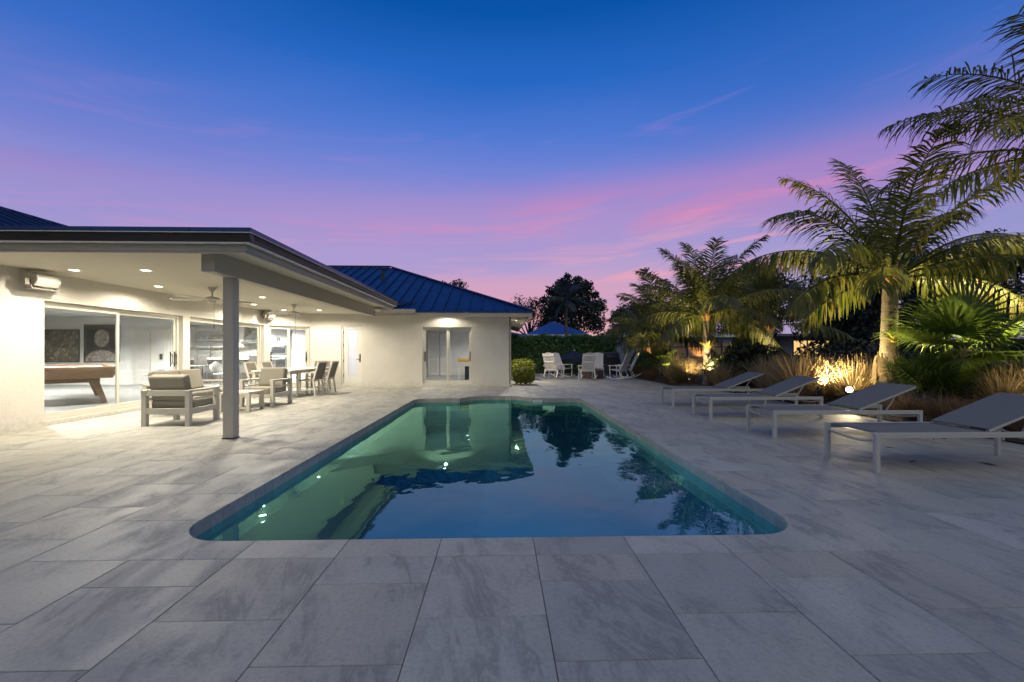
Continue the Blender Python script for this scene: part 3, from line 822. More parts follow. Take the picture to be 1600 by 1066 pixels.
# office behind the right glass door, bath behind the frosted door
def room(x0, x1, y0, y1, z1=2.45):
    m = MB(); w = .08
    m.b6(x0 - w, x0, y0, y1, -.02, z1); m.b6(x1, x1 + w, y0, y1, -.02, z1); m.b6(x0 - w, x1 + w, y1, y1 + w, -.02, z1)
    m.build('interior_wall', int_wall, house)
    MB().b6(x0 - w, x1 + w, y0, y1 + w, z1 + .001, z1 + .08).build('interior_ceiling', int_wall, house)
    MB().b6(x0, x1, y0, y1, .0, .06).build('floor', wood_floor, house)
room(-3.75, -.2, BY + TW + .002, 21.5)
room(-6.2, -4.5, BY + TW + .002, 18.2)
lamp('bath_lamp', 'POINT', (-5.2, 16.6, 2.1), 110, (1, .96, .95), None, shadow_soft_size=.15)
for x, y, wh in ((-2.7, 17.2, 'nearest the glass door'), (-1.4, 19.4, 'nearest the closet doors')):
    t = thing('ceiling_spot', 'round office ceiling light ' + wh, 'ceiling light', (x, y, 2.45), 0, 'ceiling lights in the office')
    MB().lathe([(.075, -.012), (.085, -.002), (.02, .0)], 16).build('lens', iglow, t)
    lamp('ceiling_spot_beam', 'SPOT', (0, 0, -.04), 200, (1, .92, .84), t, spot_size=R(150), spot_blend=.6, shadow_soft_size=.08)
cd = thing('closet_doors', 'white panelled closet double doors inside the office', 'closet doors', (-2.95, 21.46, .06))
for sx in (-.56, .02):
    d_ = MB(); d_.b6(sx, sx + .54, -.04, 0, 0, 2.05); do = d_.build('door', cab_white, cd, bevel=.004)
    for z0_, z1_ in ((.15, .75), (.82, 1.35), (1.42, 1.95)):
        MB().b6(sx + .09, sx + .45, -.05, -.0401, z0_, z1_).build('panel', int_wall, do, bevel=.006)
    MB().box((sx + (.49 if sx < 0 else .05), -.07, .98), (.03, .05, .03)).build('knob', dark, do)

# game room: pool table, paintings, chairs
pt = thing('pool_table', 'walnut pool table with splayed legs behind the sliding glass', 'pool table', (-10.35, 10.72, .055), R(135))
b = MB(); b.hull([(-1.5, -.78, .78), (1.5, -.78, .78), (1.5, .78, .78), (-1.5, .78, .78)], [(-1.42, -.70, .58), (1.42, -.70, .58), (1.42, .70, .58), (-1.42, .70, .58)]); b.build('cabinet', walnut, pt, bevel=.01)
rl = MB(); rl.b6(-1.52, 1.52, -.80, -.66, .781, .84); rl.b6(-1.52, 1.52, .66, .80, .781, .84); rl.b6(-1.52, -1.38, -.659, .659, .781, .84); rl.b6(1.38, 1.52, -.659, .659, .781, .84); rl.build('rail', walnut, pt, bevel=.01)
MB().b6(-1.379, 1.379, -.659, .659, .785, .80).build('felt', plain('grey_felt', (.3, .3, .3), .95), pt)
MB().b6(-1.2, 1.2, -.5, .5, .48, .579).build('apron', walnut, pt, bevel=.008)
for sx in (-1, 1):
    for sy in (-1, 1):
        lg = MB(); lg.hull([(sx * .95 - .08, sy * .42 - .07, .52), (sx * .95 + .08, sy * .42 - .07, .52), (sx * .95 + .08, sy * .42 + .07, .52), (sx * .95 - .08, sy * .42 + .07, .52)],
                [(sx * 1.22 - .045, sy * .58 - .045, 0), (sx * 1.22 + .045, sy * .58 - .045, 0), (sx * 1.22 + .045, sy * .58 + .045, 0), (sx * 1.22 - .045, sy * .58 + .045, 0)])
        lg.build('leg', walnut, pt, bevel=.004, fix=True)
def art1_fn(k):
    p = objc(k); n = k.noise(p, 3.2, 9, .68, 2.2); w = k.noise(p, 1.3, 4, .5, 1.0)
    c = k.ramp(k.m('ADD', k.m('MULTIPLY', n, .75), k.m('MULTIPLY', w, .35)), [(.42, c4(.02, .018, .015)), (.55, c4(.10, .085, .06)), (.63, c4(.24, .20, .15)), (.72, c4(.55, .50, .42))])
    return pbsdf(k, c, .5)
def art2_fn(k):
    p = objc(k); n = k.noise(p, 4.0, 8, .65, 2.0)
    def blob(cx, cz, rx_, rz_):
        s_ = k.n('ShaderNodeSeparateXYZ'); k.put(s_.inputs[0], p)
        a = k.m('DIVIDE', k.m('SUBTRACT', s_.outputs[0], cx), rx_); b_ = k.m('DIVIDE', k.m('SUBTRACT', s_.outputs[2], cz), rz_)
        return k.maprange(k.m('ADD', k.m('ADD', k.m('MULTIPLY', a, a), k.m('MULTIPLY', b_, b_)), k.m('MULTIPLY', n, .5)), 1.35, .95)
    mask = k.m('MAXIMUM', blob(0, .18, .28, .34), blob(0, -.62, .62, .42))
    c = k.ramp(k.m('ADD', k.m('MULTIPLY', n, .6), k.m('MULTIPLY', mask, .33)), [(.28, c4(.012, .012, .013)), (.48, c4(.05, .045, .042)), (.62, c4(.22, .19, .17)), (.78, c4(.55, .51, .47))])
    return pbsdf(k, c, .5)
def painting(x, z, w, h, m, label):
    t = thing('painting', label, 'painting', (x, 15.848, z))
    MB().b6(-w / 2, w / 2, -.03, 0, -h / 2, h / 2).build('canvas', m, t)
    f = MB(); e = .03
    f.b6(-w / 2 - e, w / 2 + e, -.045, 0, h / 2, h / 2 + e); f.b6(-w / 2 - e, w / 2 + e, -.045, 0, -h / 2 - e, -h / 2); f.b6(-w / 2 - e, -w / 2, -.045, 0, -h / 2, h / 2); f.b6(w / 2, w / 2 + e, -.045, 0, -h / 2, h / 2)
    f.build('frame', dark, t)
painting(-15.62, 1.43, 1.42, 1.10, mat('abstract_canvas', art1_fn), 'swirling brown and cream abstract painting above the pool table')
painting(-14.1, 1.52, 1.16, 1.28, mat('bust_canvas', art2_fn), 'dark painting of a pale bust beside the interior door')
shell_m = plain('white_shell', (.66, .66, .66), .35)
def tulip_chair():
    t = thing('shell_chair', '', 'chair', (0, 0, 0), 0, 'white shell chairs at the indoor table')
    s_ = MB(); n = 10; vs = []
    for i in range(n + 1):
        a = R(-75 + 150 * i / n)
        for z, r_ in ((.46, .22), (.60, .27), (.86, .29)): vs.append((r_ * math.sin(a), r_ * math.cos(a), z - .12 * abs(math.sin(a)) * (z > .7) - .06 * (z > .7) * abs(a)))
    fs_ = []
    for i in range(n):
        for j in range(2): fs_.append((i * 3 + j, i * 3 + 3 + j, i * 3 + 4 + j, i * 3 + 1 + j))
    s_.add(vs, fs_); so_ = s_.build('backrest', shell_m, t, smooth=True); md = so_.modifiers.new('solid', 'SOLIDIFY'); md.thickness = .02
    MB().lathe([(.20, .43), (.23, .46), (.21, .48), (.02, .485)], 14).build('seat', shell_m, t)
    MB().lathe([(.22, 0), (.20, .02), (.04, .05), (.03, .30), (.05, .43)], 14).build('pedestal', steel, t)
    return t
tc = tulip_chair()
tc.location = (-9.15, 12.85, .055); tc.rotation_euler.z = R(150); tc['label'] = 'white shell chair right behind the glass door stile, back to the patio'
dup(tc, (-9.0, 14.3, .055), R(60), 'white shell chair at the far side of the indoor glass table')
dup(tc, (-10.9, 14.0, .055), R(-60), 'white shell chair beyond the indoor glass table, left side')
it = thing('glass_table', 'round glass topped table between the white shell chairs', 'table', (-9.9, 13.8, .055))
MB().lathe([(.62, .72), (.62, .735)], 28).build('tabletop', plain('pale_glass_top', (.6, .64, .64), .1), it)
MB().lathe([(.26, 0), (.24, .02), (.05, .06), (.04, .6), (.18, .719)], 16).build('pedestal', shell_m, it)

# kitchen
bc = thing('base_cabinet', 'white kitchen base cabinet with pale worktop and two pulls', 'cabinet', (-13.35, 20.74, .055))
MB().b6(0, 3.4, -.60, 0, .09, .86).build('carcass', cab_white, bc)
MB().b6(.0, 3.4, -.54, -.02, 0, .089).build('plinth', dark, bc)
MB().b6(-.75, 3.42, -.63, 0, .861, .90).build('worktop', plain('quartz', (.78, .77, .75), .25), bc, bevel=.004)
for i in range(3):
    a = .03 + i * .55
    fo = MB().b6(a, a + .51, -.62, -.6001, .28, .84).build('door', cab_white, bc, bevel=.004)
    MB().b6(a + .40, a + .425, -.645, -.6201, .55, .72).build('pull', dark, fo)
    MB().b6(a, a + .51, -.619, -.6001, .11, .265).build('drawer', cab_white, bc, bevel=.004)
dwm = thing('dishwasher', 'dark steel dishwasher left of the white cabinets', 'dishwasher', (-14.02, 20.70, .055))
MB().b6(0, .62, -.58, 0, .06, .858).build('body', plain('dark_steel', (.16, .155, .15), .4, .6), dwm)
MB().tube([(.08, -.62, .79), (.54, -.62, .79)], .013, 6).build('handle', steel, dwm)
fa = thing('kitchen_faucet', 'black spring neck faucet on the worktop', 'faucet', (-13.35, 20.45, .955))
MB().tube([(0, 0, 0), (0, 0, .38), (.03, -.03, .47), (.09, -.09, .52), (.16, -.12, .47), (.17, -.12, .34)], .018, 8).build('neck', dark, fa)
MB().lathe([(.032, 0), (.028, .06)], 10).build('base', dark, fa)
MB().bar((0, 0, .12), (.12, -.02, .16), .02, .02).build('lever', dark, fa)
for z, lb in ((1.42, 'lower white floating shelf above the faucet'), (1.74, 'upper white floating shelf holding white dishes')):
    tag(MB().b6(-14.0, -12.75, 20.48, 20.745, z, z + .06).build('floating_shelf', cab_white, bevel=.004), lb, 'shelf', 'floating shelves over the sink')
for i, (x, r_) in enumerate(((-13.85, .07), (-13.62, .09), (-13.38, .08), (-13.15, .09), (-12.95, .06))):
    tag(MB().lathe([(.03, 0), (r_, .06), (r_ * 1.05, .10), (r_ * .9, .10), (.02, .03)], 12, (x, 20.6, 1.801)).build('bowl', shell_m), ('small white bowl at the left end of the upper floating shelf', 'white bowl second from the left on the floating shelf', 'white bowl in the middle of the floating shelf', 'white bowl second from the right on the floating shelf', 'smallest white bowl at the right end of the floating shelf')[i], 'bowl', 'white bowls on the kitchen shelf')
bk = MB().b6(-14.2, -9.0, 20.735, 20.749, .956, 2.2).build('backsplash', plain('grey_backsplash', (.50, .49, .46), .25, var=.2, scale=3), house)
uc = thing('wall_cabinet', 'white wall cabinet right of the floating shelves', 'cabinet', (-12.55, 20.734, 1.42))
MB().b6(0, .78, -.34, 0, 0, .98).build('carcass', cab_white, uc)
for i in range(2):
    fo = MB().b6(.01 + .39 * i, .38 + .39 * i, -.36, -.3401, .02, .96).build('door', cab_white, uc, bevel=.004)
    MB().b6(.33 + .09 * i, .35 + .09 * i, -.385, -.3601, .1, .25).build('pull', dark, fo)
uc2 = dup(uc, (-15.0, 20.734, 1.42), 0, 'white wall cabinet left of the floating shelves')
hd_ = thing('range_hood', 'steel range hood above the dark stove', 'range hood', (-11.3, 20.734, 1.62))
MB().hull([(-.22, -.30, .55), (.22, -.30, .55), (.22, 0, .55), (-.22, 0, .55)], [(-.52, -.50, .06), (.52, -.50, .06), (.52, 0, .06), (-.52, 0, .06)]).build('canopy', steel, hd_)
MB().b6(-.53, .53, -.52, 0, -.02, .058).build('rim', steel, hd_)
MB().b6(-.16, .16, -.26, -.002, .551, .82).build('chimney', steel, hd_)
sv = thing('stove', 'dark steel range under the hood', 'stove', (-11.3, 20.70, .055))
MB().b6(-.46, .46, -.66, 0, .08, .88).build('body', plain('dark_steel2', (.10, .10, .10), .35, .5), sv, bevel=.006)
MB().tube([(-.38, -.71, .68), (.38, -.71, .68)], .016, 6).build('handle', steel, sv)
MB().b6(-.36, .36, -.672, -.661, .25, .6).build('window', dark, sv)
MB().b6(-.46, .46, -.69, -.661, .76, .87).build('control_panel', steel, sv)
lp = thing('kitchen_island', 'grey kitchen island behind the bar stools', 'kitchen island', (-10.4, 17.4, .055))
MB().b6(-1.35, 1.35, -.35, .45, .08, .86).build('body', plain('island_grey', (.27, .26, .25), .5), lp, bevel=.005)
MB().b6(-1.45, 1.45, -.62, .5, .861, .905).build('worktop', MATS['quartz'], lp, bevel=.004)
stool_m = plain('grey_stool', (.17, .16, .15), .7)
def stool():
    t = thing('bar_stool', '', 'bar stool', (0, 0, 0), 0, 'grey bar stools at the kitchen island')
    MB().b6(-.22, .22, -.20, .20, .62, .69).build('seat', stool_m, t, bevel=.02)
    b_ = MB(); b_.box((0, -.22, .86), (.46, .05, .34), Matrix.Rotation(R(8), 3, 'X')); b_.build('backrest', stool_m, t, bevel=.018)
    for sx in (-1, 1):
        for sy in (-1, 1):
            l_ = MB(); l_.bar((sx * .17, sy * .15, .62), (sx * .22, sy * .20, 0), .03, .03); l_.build('leg', charcoal, t)
    f_ = MB(); f_.bar((-.2, .19, .22), (.2, .19, .22), .02, .02); f_.bar((-.2, -.19, .22), (.2, -.19, .22), .02, .02); f_.build('footrest', charcoal, t)
    return t
s0 = stool(); s0.location = (-10.95, 16.45, .055); s0['label'] = 'grey bar stool seen left of the patio post'
dup(s0, (-9.95, 16.45, .055), R(6), 'grey bar stool seen right of the patio post')
dup(s0, (-8.95, 16.45, .055), R(-8), 'grey bar stool just behind the diagonal glass door')
ov = thing('oven_cabinet', 'tall white cabinet with built in steel double oven', 'oven cabinet', (-10.05, 20.70, .055))
MB().b6(-.46, .46, -.62, 0, .0, 2.35).build('carcass', cab_white, ov)
for z, h in ((1.02, .46), (.40, .56)):
    o_ = MB().b6(-.38, .38, -.645, -.6201, z, z + h).build('oven', steel, ov, bevel=.006)
    MB().b6(-.30, .30, -.651, -.6451, z + .08, z + h - .16).build('window', dark, o_)
    MB().tube([(-.32, -.69, z + h - .1), (.32, -.69, z + h - .1)], .014, 6).build('handle', steel, o_)
for sx in (-1, 1):
    d_ = MB().b6(min(sx * .01, sx * .44), max(sx * .01, sx * .44), -.64, -.6201, 1.56, 2.3).build('door', cab_white, ov, bevel=.004)
    MB().b6(sx * .05 - .011, sx * .05 + .011, -.668, -.6401, 1.62, 1.80).build('pull', dark, d_)
fg = thing('refrigerator', 'tall white panelled refrigerator with a long vertical handle', 'refrigerator', (-8.55, 19.5, .055))
MB().b6(-.62, .62, -.02, 1.24, 0, 2.2).build('body', cab_white, fg)
MB().b6(-.60, .60, -.045, -.0201, .08, 1.92).build('door', cab_white, fg, bevel=.006)
MB().b6(-.60, .60, -.045, -.0201, 1.94, 2.18).build('grille_panel', cab_white, fg, bevel=.006)
MB().b6(.16, .24, -.10, -.0451, .55, 1.75).build('handle', plain('warm_handle', (.28, .26, .24), .4, .5), fg, bevel=.006)
pd = thing('linear_pendant', 'thin linear pendant lamp hanging over the kitchen island', 'pendant lamp', (-9.5, 17.3, 1.70))
MB().b6(-.45, .45, -.02, .02, 0, .03).build('bar', steel, pd); MB().b6(-.006, .006, -.006, .006, .031, .75).build('rod', steel, pd)

# office desk seen through the right door
dk = thing('office_desk', 'white office desk against the office wall', 'desk', (-1.0, 18.2, .06))
MB().b6(-.75, .75, -.35, .35, .70, .735).build('desktop', cab_white, dk, bevel=.004)
for sx in (-.7, .7):
    for sy in (-.3, .3): MB().b6(sx - .02, sx + .02, sy - .02, sy + .02, 0, .699).build('leg', cab_white, dk)
tag(MB().b6(-1.72, -1.22, 17.95, 18.3, .80, .92).build('yellow_box', plain('yellow_card', (.62, .36, .05), .6), bevel=.006), 'mustard yellow box on the office desk', 'box')
pcx = thing('computer_tower', 'black computer tower under the office desk', 'computer', (-1.45, 18.0, .06))
MB().b6(0, .34, 0, .42, 0, .56).build('case', charcoal, pcx, bevel=.008); MB().b6(.03, .31, -.012, -.001, .04, .52).build('front_panel', dark, pcx)
ofc = thing('office_chair', 'small dark swivel chair at the office desk', 'chair', (-.78, 17.5, .06))
MB().lathe([(.24, .43), (.25, .46), (.23, .50), (.02, .51)], 14).build('seat', charcoal, ofc); MB().lathe([(.03, .06), (.03, .43)], 8).build('column', steel, ofc)
MB().box((0, -.24, .82), (.42, .05, .46), Matrix.Rotation(R(8), 3, 'X')).build('backrest', charcoal, ofc, bevel=.02)
for i in range(5):
    a = R(72 * i); MB().bar((0, 0, .08), (.27 * math.cos(a), .27 * math.sin(a), .03), .03, .03).build('leg', steel, ofc)
dl = thing('desk_lamp', 'thin angled desk lamp on the office desk', 'lamp', (-1.12, 18.0, .796))
MB().lathe([(.09, 0), (.08, .02), (.01, .025)], 12).build('base', dark, dl); a_ = MB(); a_.tube([(0, 0, .02), (0, 0, .62), (.42, 0, .64)], .010, 6); a_.build('arm', dark, dl)
MB().b6(.22, .52, -.03, .03, .615, .632).build('lamp_head', dark, dl)

# ------------------------------------------------------------------ ceiling fans, speakers
fan_m = plain('fan_white', (.62, .59, .50), .5)
def fan(x, y, label, a0):
    t = thing('ceiling_fan', label, 'ceiling fan', (x, y, 2.549), 0, 'ceiling fans over the patio')
    MB().lathe([(.02, -.09), (.035, -.085), (.07, -.03), (.075, 0)], 16).build('canopy', fan_m, t)
    MB().lathe([(.014, -.20), (.014, -.08)], 8).build('downrod', fan_m, t)
    MB().lathe([(.03, -.335), (.06, -.33), (.075, -.30), (.06, -.275), (.13, -.27), (.145, -.25), (.14, -.215), (.08, -.20), (.03, -.19)], 20).build('motor', fan_m, t)
    for i in range(5):
        a = R(a0 + 72 * i); rot = Matrix.Rotation(a, 3, 'Z') @ Matrix.Rotation(R(12), 3, 'X')
        b_ = MB(); w0, w1 = .055, .075
        top = [Vector(p) for p in ((.20, -w0, .004), (.72, -w1, .004), (.755, -w1 * .6, .004), (.755, w1 * .6, .004), (.72, w1, .004), (.20, w0, .004))]
        b_.hull([rot @ p + Vector((0, 0, -.26)) for p in top], [rot @ (p - Vector((0, 0, .008))) + Vector((0, 0, -.26)) for p in top]); bo = b_.build('blade', fan_m, t)
        c_ = MB(); c_.bar(rot @ Vector((.10, 0, .012)) + Vector((0, 0, -.262)), rot @ Vector((.26, 0, .012)) + Vector((0, 0, -.262)), .03, .010); c_.build('blade_iron', fan_m, bo)
    ch = MB(); ch.tube([(.04, 0, -.33), (.04, 0, -.78)], .003, 5); ch.lathe([(.004, -.85), (.012, -.83), (.010, -.79), (.003, -.78)], 8, (.04, 0, 0)); ch.build('pull_chain', bronze, t)
    return t
fan(-5.89, 9.08, 'white five blade ceiling fan left of the post over the seating', 186)
fan(-5.77, 12.37, 'white five blade ceiling fan right of the post, over the dining table', 176)
spk_m = plain('speaker_white', (.42, .40, .365), .5)
spk_grey = plain('speaker_bracket', (.24, .22, .19), .6)
def speaker(loc, rz, label):
    t = thing('wall_speaker', label, 'speaker', loc, rz, 'outdoor speakers under the canopy')
    c_ = MB(); rot = Matrix.Rotation(R(22), 3, 'X')
    prof = [(-.09, -.09), (.09, -.09), (.11, 0), (.09, .09), (-.06, .11), (-.11, .03)]
    vs = [rot @ Vector((sx, p[0], p[1])) + Vector((0, -.19, 0)) for sx in (-.19, .19) for p in prof]; m = len(prof)
    c_.add(vs, [(i, (i + 1) % m, m + (i + 1) % m, m + i) for i in range(m)] + [tuple(range(m)), tuple(range(m, 2 * m))[::-1]])
    c_.build('cabinet', spk_m, t, bevel=.018, fix=True)
    b_ = MB(); pts = [(-.23, -.19, .0), (-.23, -.19, -.10), (-.20, -.18, -.145), (.20, -.18, -.145), (.23, -.19, -.10), (.23, -.19, 0)]
    for p_, q_ in zip(pts, pts[1:]): b_.bar(p_, q_, .085, .022, (0, 1, 0) if abs(p_[0]) == abs(q_[0]) and p_[0] == q_[0] else (0, 0, 1))
    b_.bar((0, 0, -.05), (0, -.17, -.142), .05, .03); b_.b6(-.06, .06, -.012, -.001, -.12, .06)
    b_.build('bracket', spk_grey, t)
    return t
speaker((WX, 7.24, 2.385), R(90), 'white wall speaker on a grey bracket left of the glass doors')
speaker((WX + .02, 14.12, 2.40), R(90), 'white wall speaker above the corner by the diagonal door')

# ------------------------------------------------------------------ patio furniture
def club(nm, W, label, loc, rz, group, cat):
    """aluminium club chair / loveseat; local front faces -y"""
    t = thing(nm, label, cat, loc, rz, group)
    D, P = .78, .075; hw = W / 2
    for sx in (-1, 1):
        for yy, zz in ((-D / 2, .60), (D / 2 - P, .62)):
            x0 = sx * hw - (P if sx > 0 else 0)
            MB().b6(x0, x0 + P, yy, yy + P, 0, zz - .036).build('leg', furn, t, bevel=.004)
        x0 = sx * hw - (P + .01 if sx > 0 else -.0) - (.0 if sx > 0 else .0)
        MB().b6(min(sx * hw, sx * (hw - P - .01)), max(sx * hw, sx * (hw - P - .01)), -D / 2 - .006, D / 2 + .006, .565, .60).build('armrest', furn, t, bevel=.005)
        xs_ = sx * (hw - P * .5)
        MB().b6(xs_ - .02, xs_ + .02, -D / 2 + P, D / 2 - P, .20, .29).build('side_rail', furn, t, bevel=.003)
        MB().b6(xs_ - .016, xs_ + .016, -D / 2 + P, D / 2 - P, .43, .455).build('side_slat', furn, t, bevel=.003)
    MB().b6(-hw + P, hw - P, D / 2 - .055, D / 2 - .012, .20, .30).build('back_rail', furn, t, bevel=.003)
    MB().b6(-hw + P, hw - P, D / 2 - .055, D / 2 - .012, .50, .60).build('back_rail', furn, t, bevel=.003)
    MB().b6(-hw + P, hw - P, -D / 2 + .012, -D / 2 + .055, .20, .29).build('front_rail', furn, t, bevel=.003)
    MB().b6(-hw + P * .6, hw - P * .6, -D / 2 + .06, D / 2 - .06, .262, .28).build('seat_deck', furn, t)
    n = 2 if W > 1.1 else 1; w = (2 * hw - 2 * P - .02) / n
    for i in range(n):
        x0 = -hw + P + .01 + i * w
        MB().b6(x0 + .004, x0 + w - .004, -D / 2 - .01, D / 2 - .09, .282, .42).build('seat_cushion', cushion, t, bevel=.03)
        bc_ = MB(); bc_.box((x0 + w / 2, D / 2 - .13, .63), (w - .012, .15, .44), Matrix.Rotation(R(-14), 3, 'X')); bc_.build('back_cushion', cushion, t, bevel=.035)
    return t
a1 = club('armchair', .78, 'near taupe cushioned armchair seen from behind, left of the post', (-5.50, 7.70, 0), R(180), 'cushioned armchairs on the patio', 'armchair')
a2 = dup(a1, (-5.42, 10.28, 0), R(-4), 'far taupe cushioned armchair right of the post, facing the pool deck')
club('loveseat', 1.48, 'taupe loveseat along the glass wall behind the near armchair', (-6.45, 9.26, 0), R(90), None, 'loveseat')
def ctable(nm, sx, sy, h, loc, rz, label):
    t = thing(nm, label, 'table', loc, rz, 'white low tables between the seats')
    MB().b6(-sx / 2, sx / 2, -sy / 2, sy / 2, h - .045, h).build('tabletop', furn, t, bevel=.005)
    for ax in (-1, 1):
        for ay in (-1, 1):
            x, y = ax * (sx / 2 - .035), ay * (sy / 2 - .035)
            MB().b6(x - .035, x + .035, y - .035, y + .035, 0, h - .0455).build('leg', furn, t, bevel=.004)
    return t
ctable('coffee_table', .62, .62, .40, (-5.45, 9.35, 0), R(3), 'low cream coffee table right of the post')
ctable('side_table', .60, .60, .40, (-6.30, 9.95, 0), R(2), 'low cream coffee table half hidden behind the post')
dt = thing('dining_table', 'long white outdoor dining table by the diagonal door', 'table', (-5.92, 12.75, 0), R(-2))
MB().b6(-.52, .52, -1.25, 1.25, .705, .74).build('tabletop', plain('white_tabletop', (.76, .73, .66), .3, var=.03), dt, bevel=.006)
MB().b6(-.44, .44, -1.17, 1.17, .62, .704).build('apron', furn, dt)
for ax in (-1, 1):
    for ay in (-1, 1): MB().b6(ax * .46 - .035, ax * .46 + .035, ay * 1.19 - .035, ay * 1.19 + .035, 0, .704).build('leg', furn, dt, bevel=.004)
def dining_chair():
    t = thing('dining_chair', '', 'chair', (0, 0, 0), 0, 'sling chairs round the dining table')
    for sx in (-1, 1):
        x = sx * .27
        l_ = MB(); l_.bar((x, -.24, 0), (x, -.24, .64), .035, .04, (0, 1, 0)); l_.build('leg', furn, t)
        l_ = MB(); l_.bar((x, .26, 0), (x, .20, .44), .035, .04, (0, 1, 0)); l_.bar((x, .20, .44), (x, .34, .93), .035, .04, (0, 1, 0)); l_.build('leg', furn, t)
        l_ = MB(); l_.bar((x, -.27, .645), (x, .28, .655), .045, .025); l_.build('armrest', furn, t, bevel=.004)
        l_ = MB(); l_.bar((x, -.24, .20), (x, .235, .20), .022, .03); l_.build('stretcher', furn, t)
    s_ = MB(); s_.bar((0, -.25, .44), (0, .21, .42), .50, .022); s_.build('seat', chair_sling, t, bevel=.006)
    s_ = MB(); s_.bar((0, .205, .45), (0, .335, .91), .50, .02, (0, 1, 0)); s_.build('backrest', chair_sling, t, bevel=.006)
    s_ = MB(); s_.bar((-.27, .34, .93), (.27, .34, .93), .035, .035); s_.build('top_rail', furn, t)
    return t
d0 = dining_chair(); d0.location = (-5.28, 12.30, 0); d0.rotation_euler.z = R(-92); d0['label'] = 'sling dining chair on the pool side of the table, nearer the camera'
dup(d0, (-5.26, 13.15, 0), R(-88), 'sling dining chair on the pool side of the table, nearer the entry door')
dup(d0, (-6.58, 12.25, 0), R(92), 'sling dining chair on the house side of the table, nearer end')
dup(d0, (-6.60, 13.1, 0), R(90), 'sling dining chair on the house side of the table, farther end')
dup(d0, (-5.85, 14.25, 0), R(2), 'sling dining chair at the far head of the table')
bw = thing('centre_bowl', 'dark shallow bowl on the white dining table', 'bowl', (-6.15, 12.2, .741))
MB().lathe([(.06, 0), (.10, .02), (.17, .06), (.16, .06), (.09, .03), (.02, .025)], 18).build('dish', charcoal, bw)

# ------------------------------------------------------------------ loungers
def lounger():
    """local: foot edge at x=0, head to +x, width along y"""
    t = thing('sun_lounger', '', 'sun lounger', (0, 0, 0), 0, 'grey sun loungers in a row along the planting bed')
    L, W, H = 2.10, .70, .405
    for sy in (-1, 1):
        y = sy * (W / 2 - .02)
        MB().b6(.0275, L - .0425, y - .02, y + .02, H - .055, H).build('side_rail', lounge_frame, t, bevel=.004)
        MB().b6(-.018, .027, y - .022, y + .022, 0, H + .002).build('leg', lounge_frame, t, bevel=.003)
        MB().b6(L - .042, L + .003, y - .022, y + .022, 0, H + .002).build('leg', lounge_frame, t, bevel=.003)
        for px in (.62, 1.35): MB().tube([(px, y, H - .055), (px, y, H - .085)], .011, 8).build('stacking_peg', lounge_frame, t)
        yb = sy * (W / 2 - .065)
        b_ = MB(); b_.bar((1.24, yb, H + .005), (2.05, yb, H + .325), .028, .028); b_.build('back_rail', lounge_frame, t)
        b_ = MB(); b_.bar((1.80, yb - sy * .03, H + .21), (1.62, yb - sy * .03, H - .07), .022, .012); b_.build('prop_arm', lounge_frame, t)
    for x in (0.0, L - .02):
        pts = [(x + .05 * math.sin(math.pi * i / 8) * (1 if x < 1 else -1), -W / 2 + .03 + (W - .06) * i / 8, H - .075 - .05 * math.sin(math.pi * i / 8)) for i in range(9)]
        MB().tube(pts, .012, 8).build('cross_bar', lounge_frame, t, smooth=True)
    MB().tube([(1.62, -W / 2 + .04, H - .07), (1.62, W / 2 - .04, H - .07)], .013, 8).build('prop_bar', lounge_frame, t)
    MB().tube([(2.05, -W / 2 + .06, H + .325), (2.05, W / 2 - .06, H + .325)], .016, 8).build('top_bar', lounge_frame, t)
    s_ = MB(); n = 8; vs = []                                   # seat sling with a slight sag
    for i in range(n + 1):
        for j in range(5):
            x = .03 + 1.21 * i / n; y = -W / 2 + .041 + (W - .082) * j / 4
            vs.append((x, y, H - .004 - .022 * math.sin(math.pi * j / 4) * math.sin(math.pi * min(1, i / n * 1.02))))
    s_.add(vs, [(i * 5 + j, i * 5 + 5 + j, i * 5 + 6 + j, i * 5 + 1 + j) for i in range(n) for j in range(4)])
    so_ = s_.build('seat_sling', sling, t, smooth=True); md = so_.modifiers.new('solid', 'SOLIDIFY'); md.thickness = .006
    s_ = MB(); s_.bar((1.235, 0, H + .024), (2.06, 0, H + .345), W - .10, .010); s_.build('back_sling', sling, t)
    return t
l0 = lounger()
LB = ['nearest grey sun lounger, running out of the picture edge', 'second grey sun lounger from the front, below the bright garden light',
      'third grey sun lounger from the front, under the tan grass', 'farthest grey sun lounger, head under the dark shrub']
for i, y in enumerate((4.67, 6.34, 8.15, 9.89)):
    o = l0 if i == 0 else copy_tree(l0)
    o.location = (3.84 + (.0, .02, -.01, .0)[i], y, 0); o.rotation_euler.z = R((.4, -.6, .8, -.3)[i]); o['label'] = LB[i]

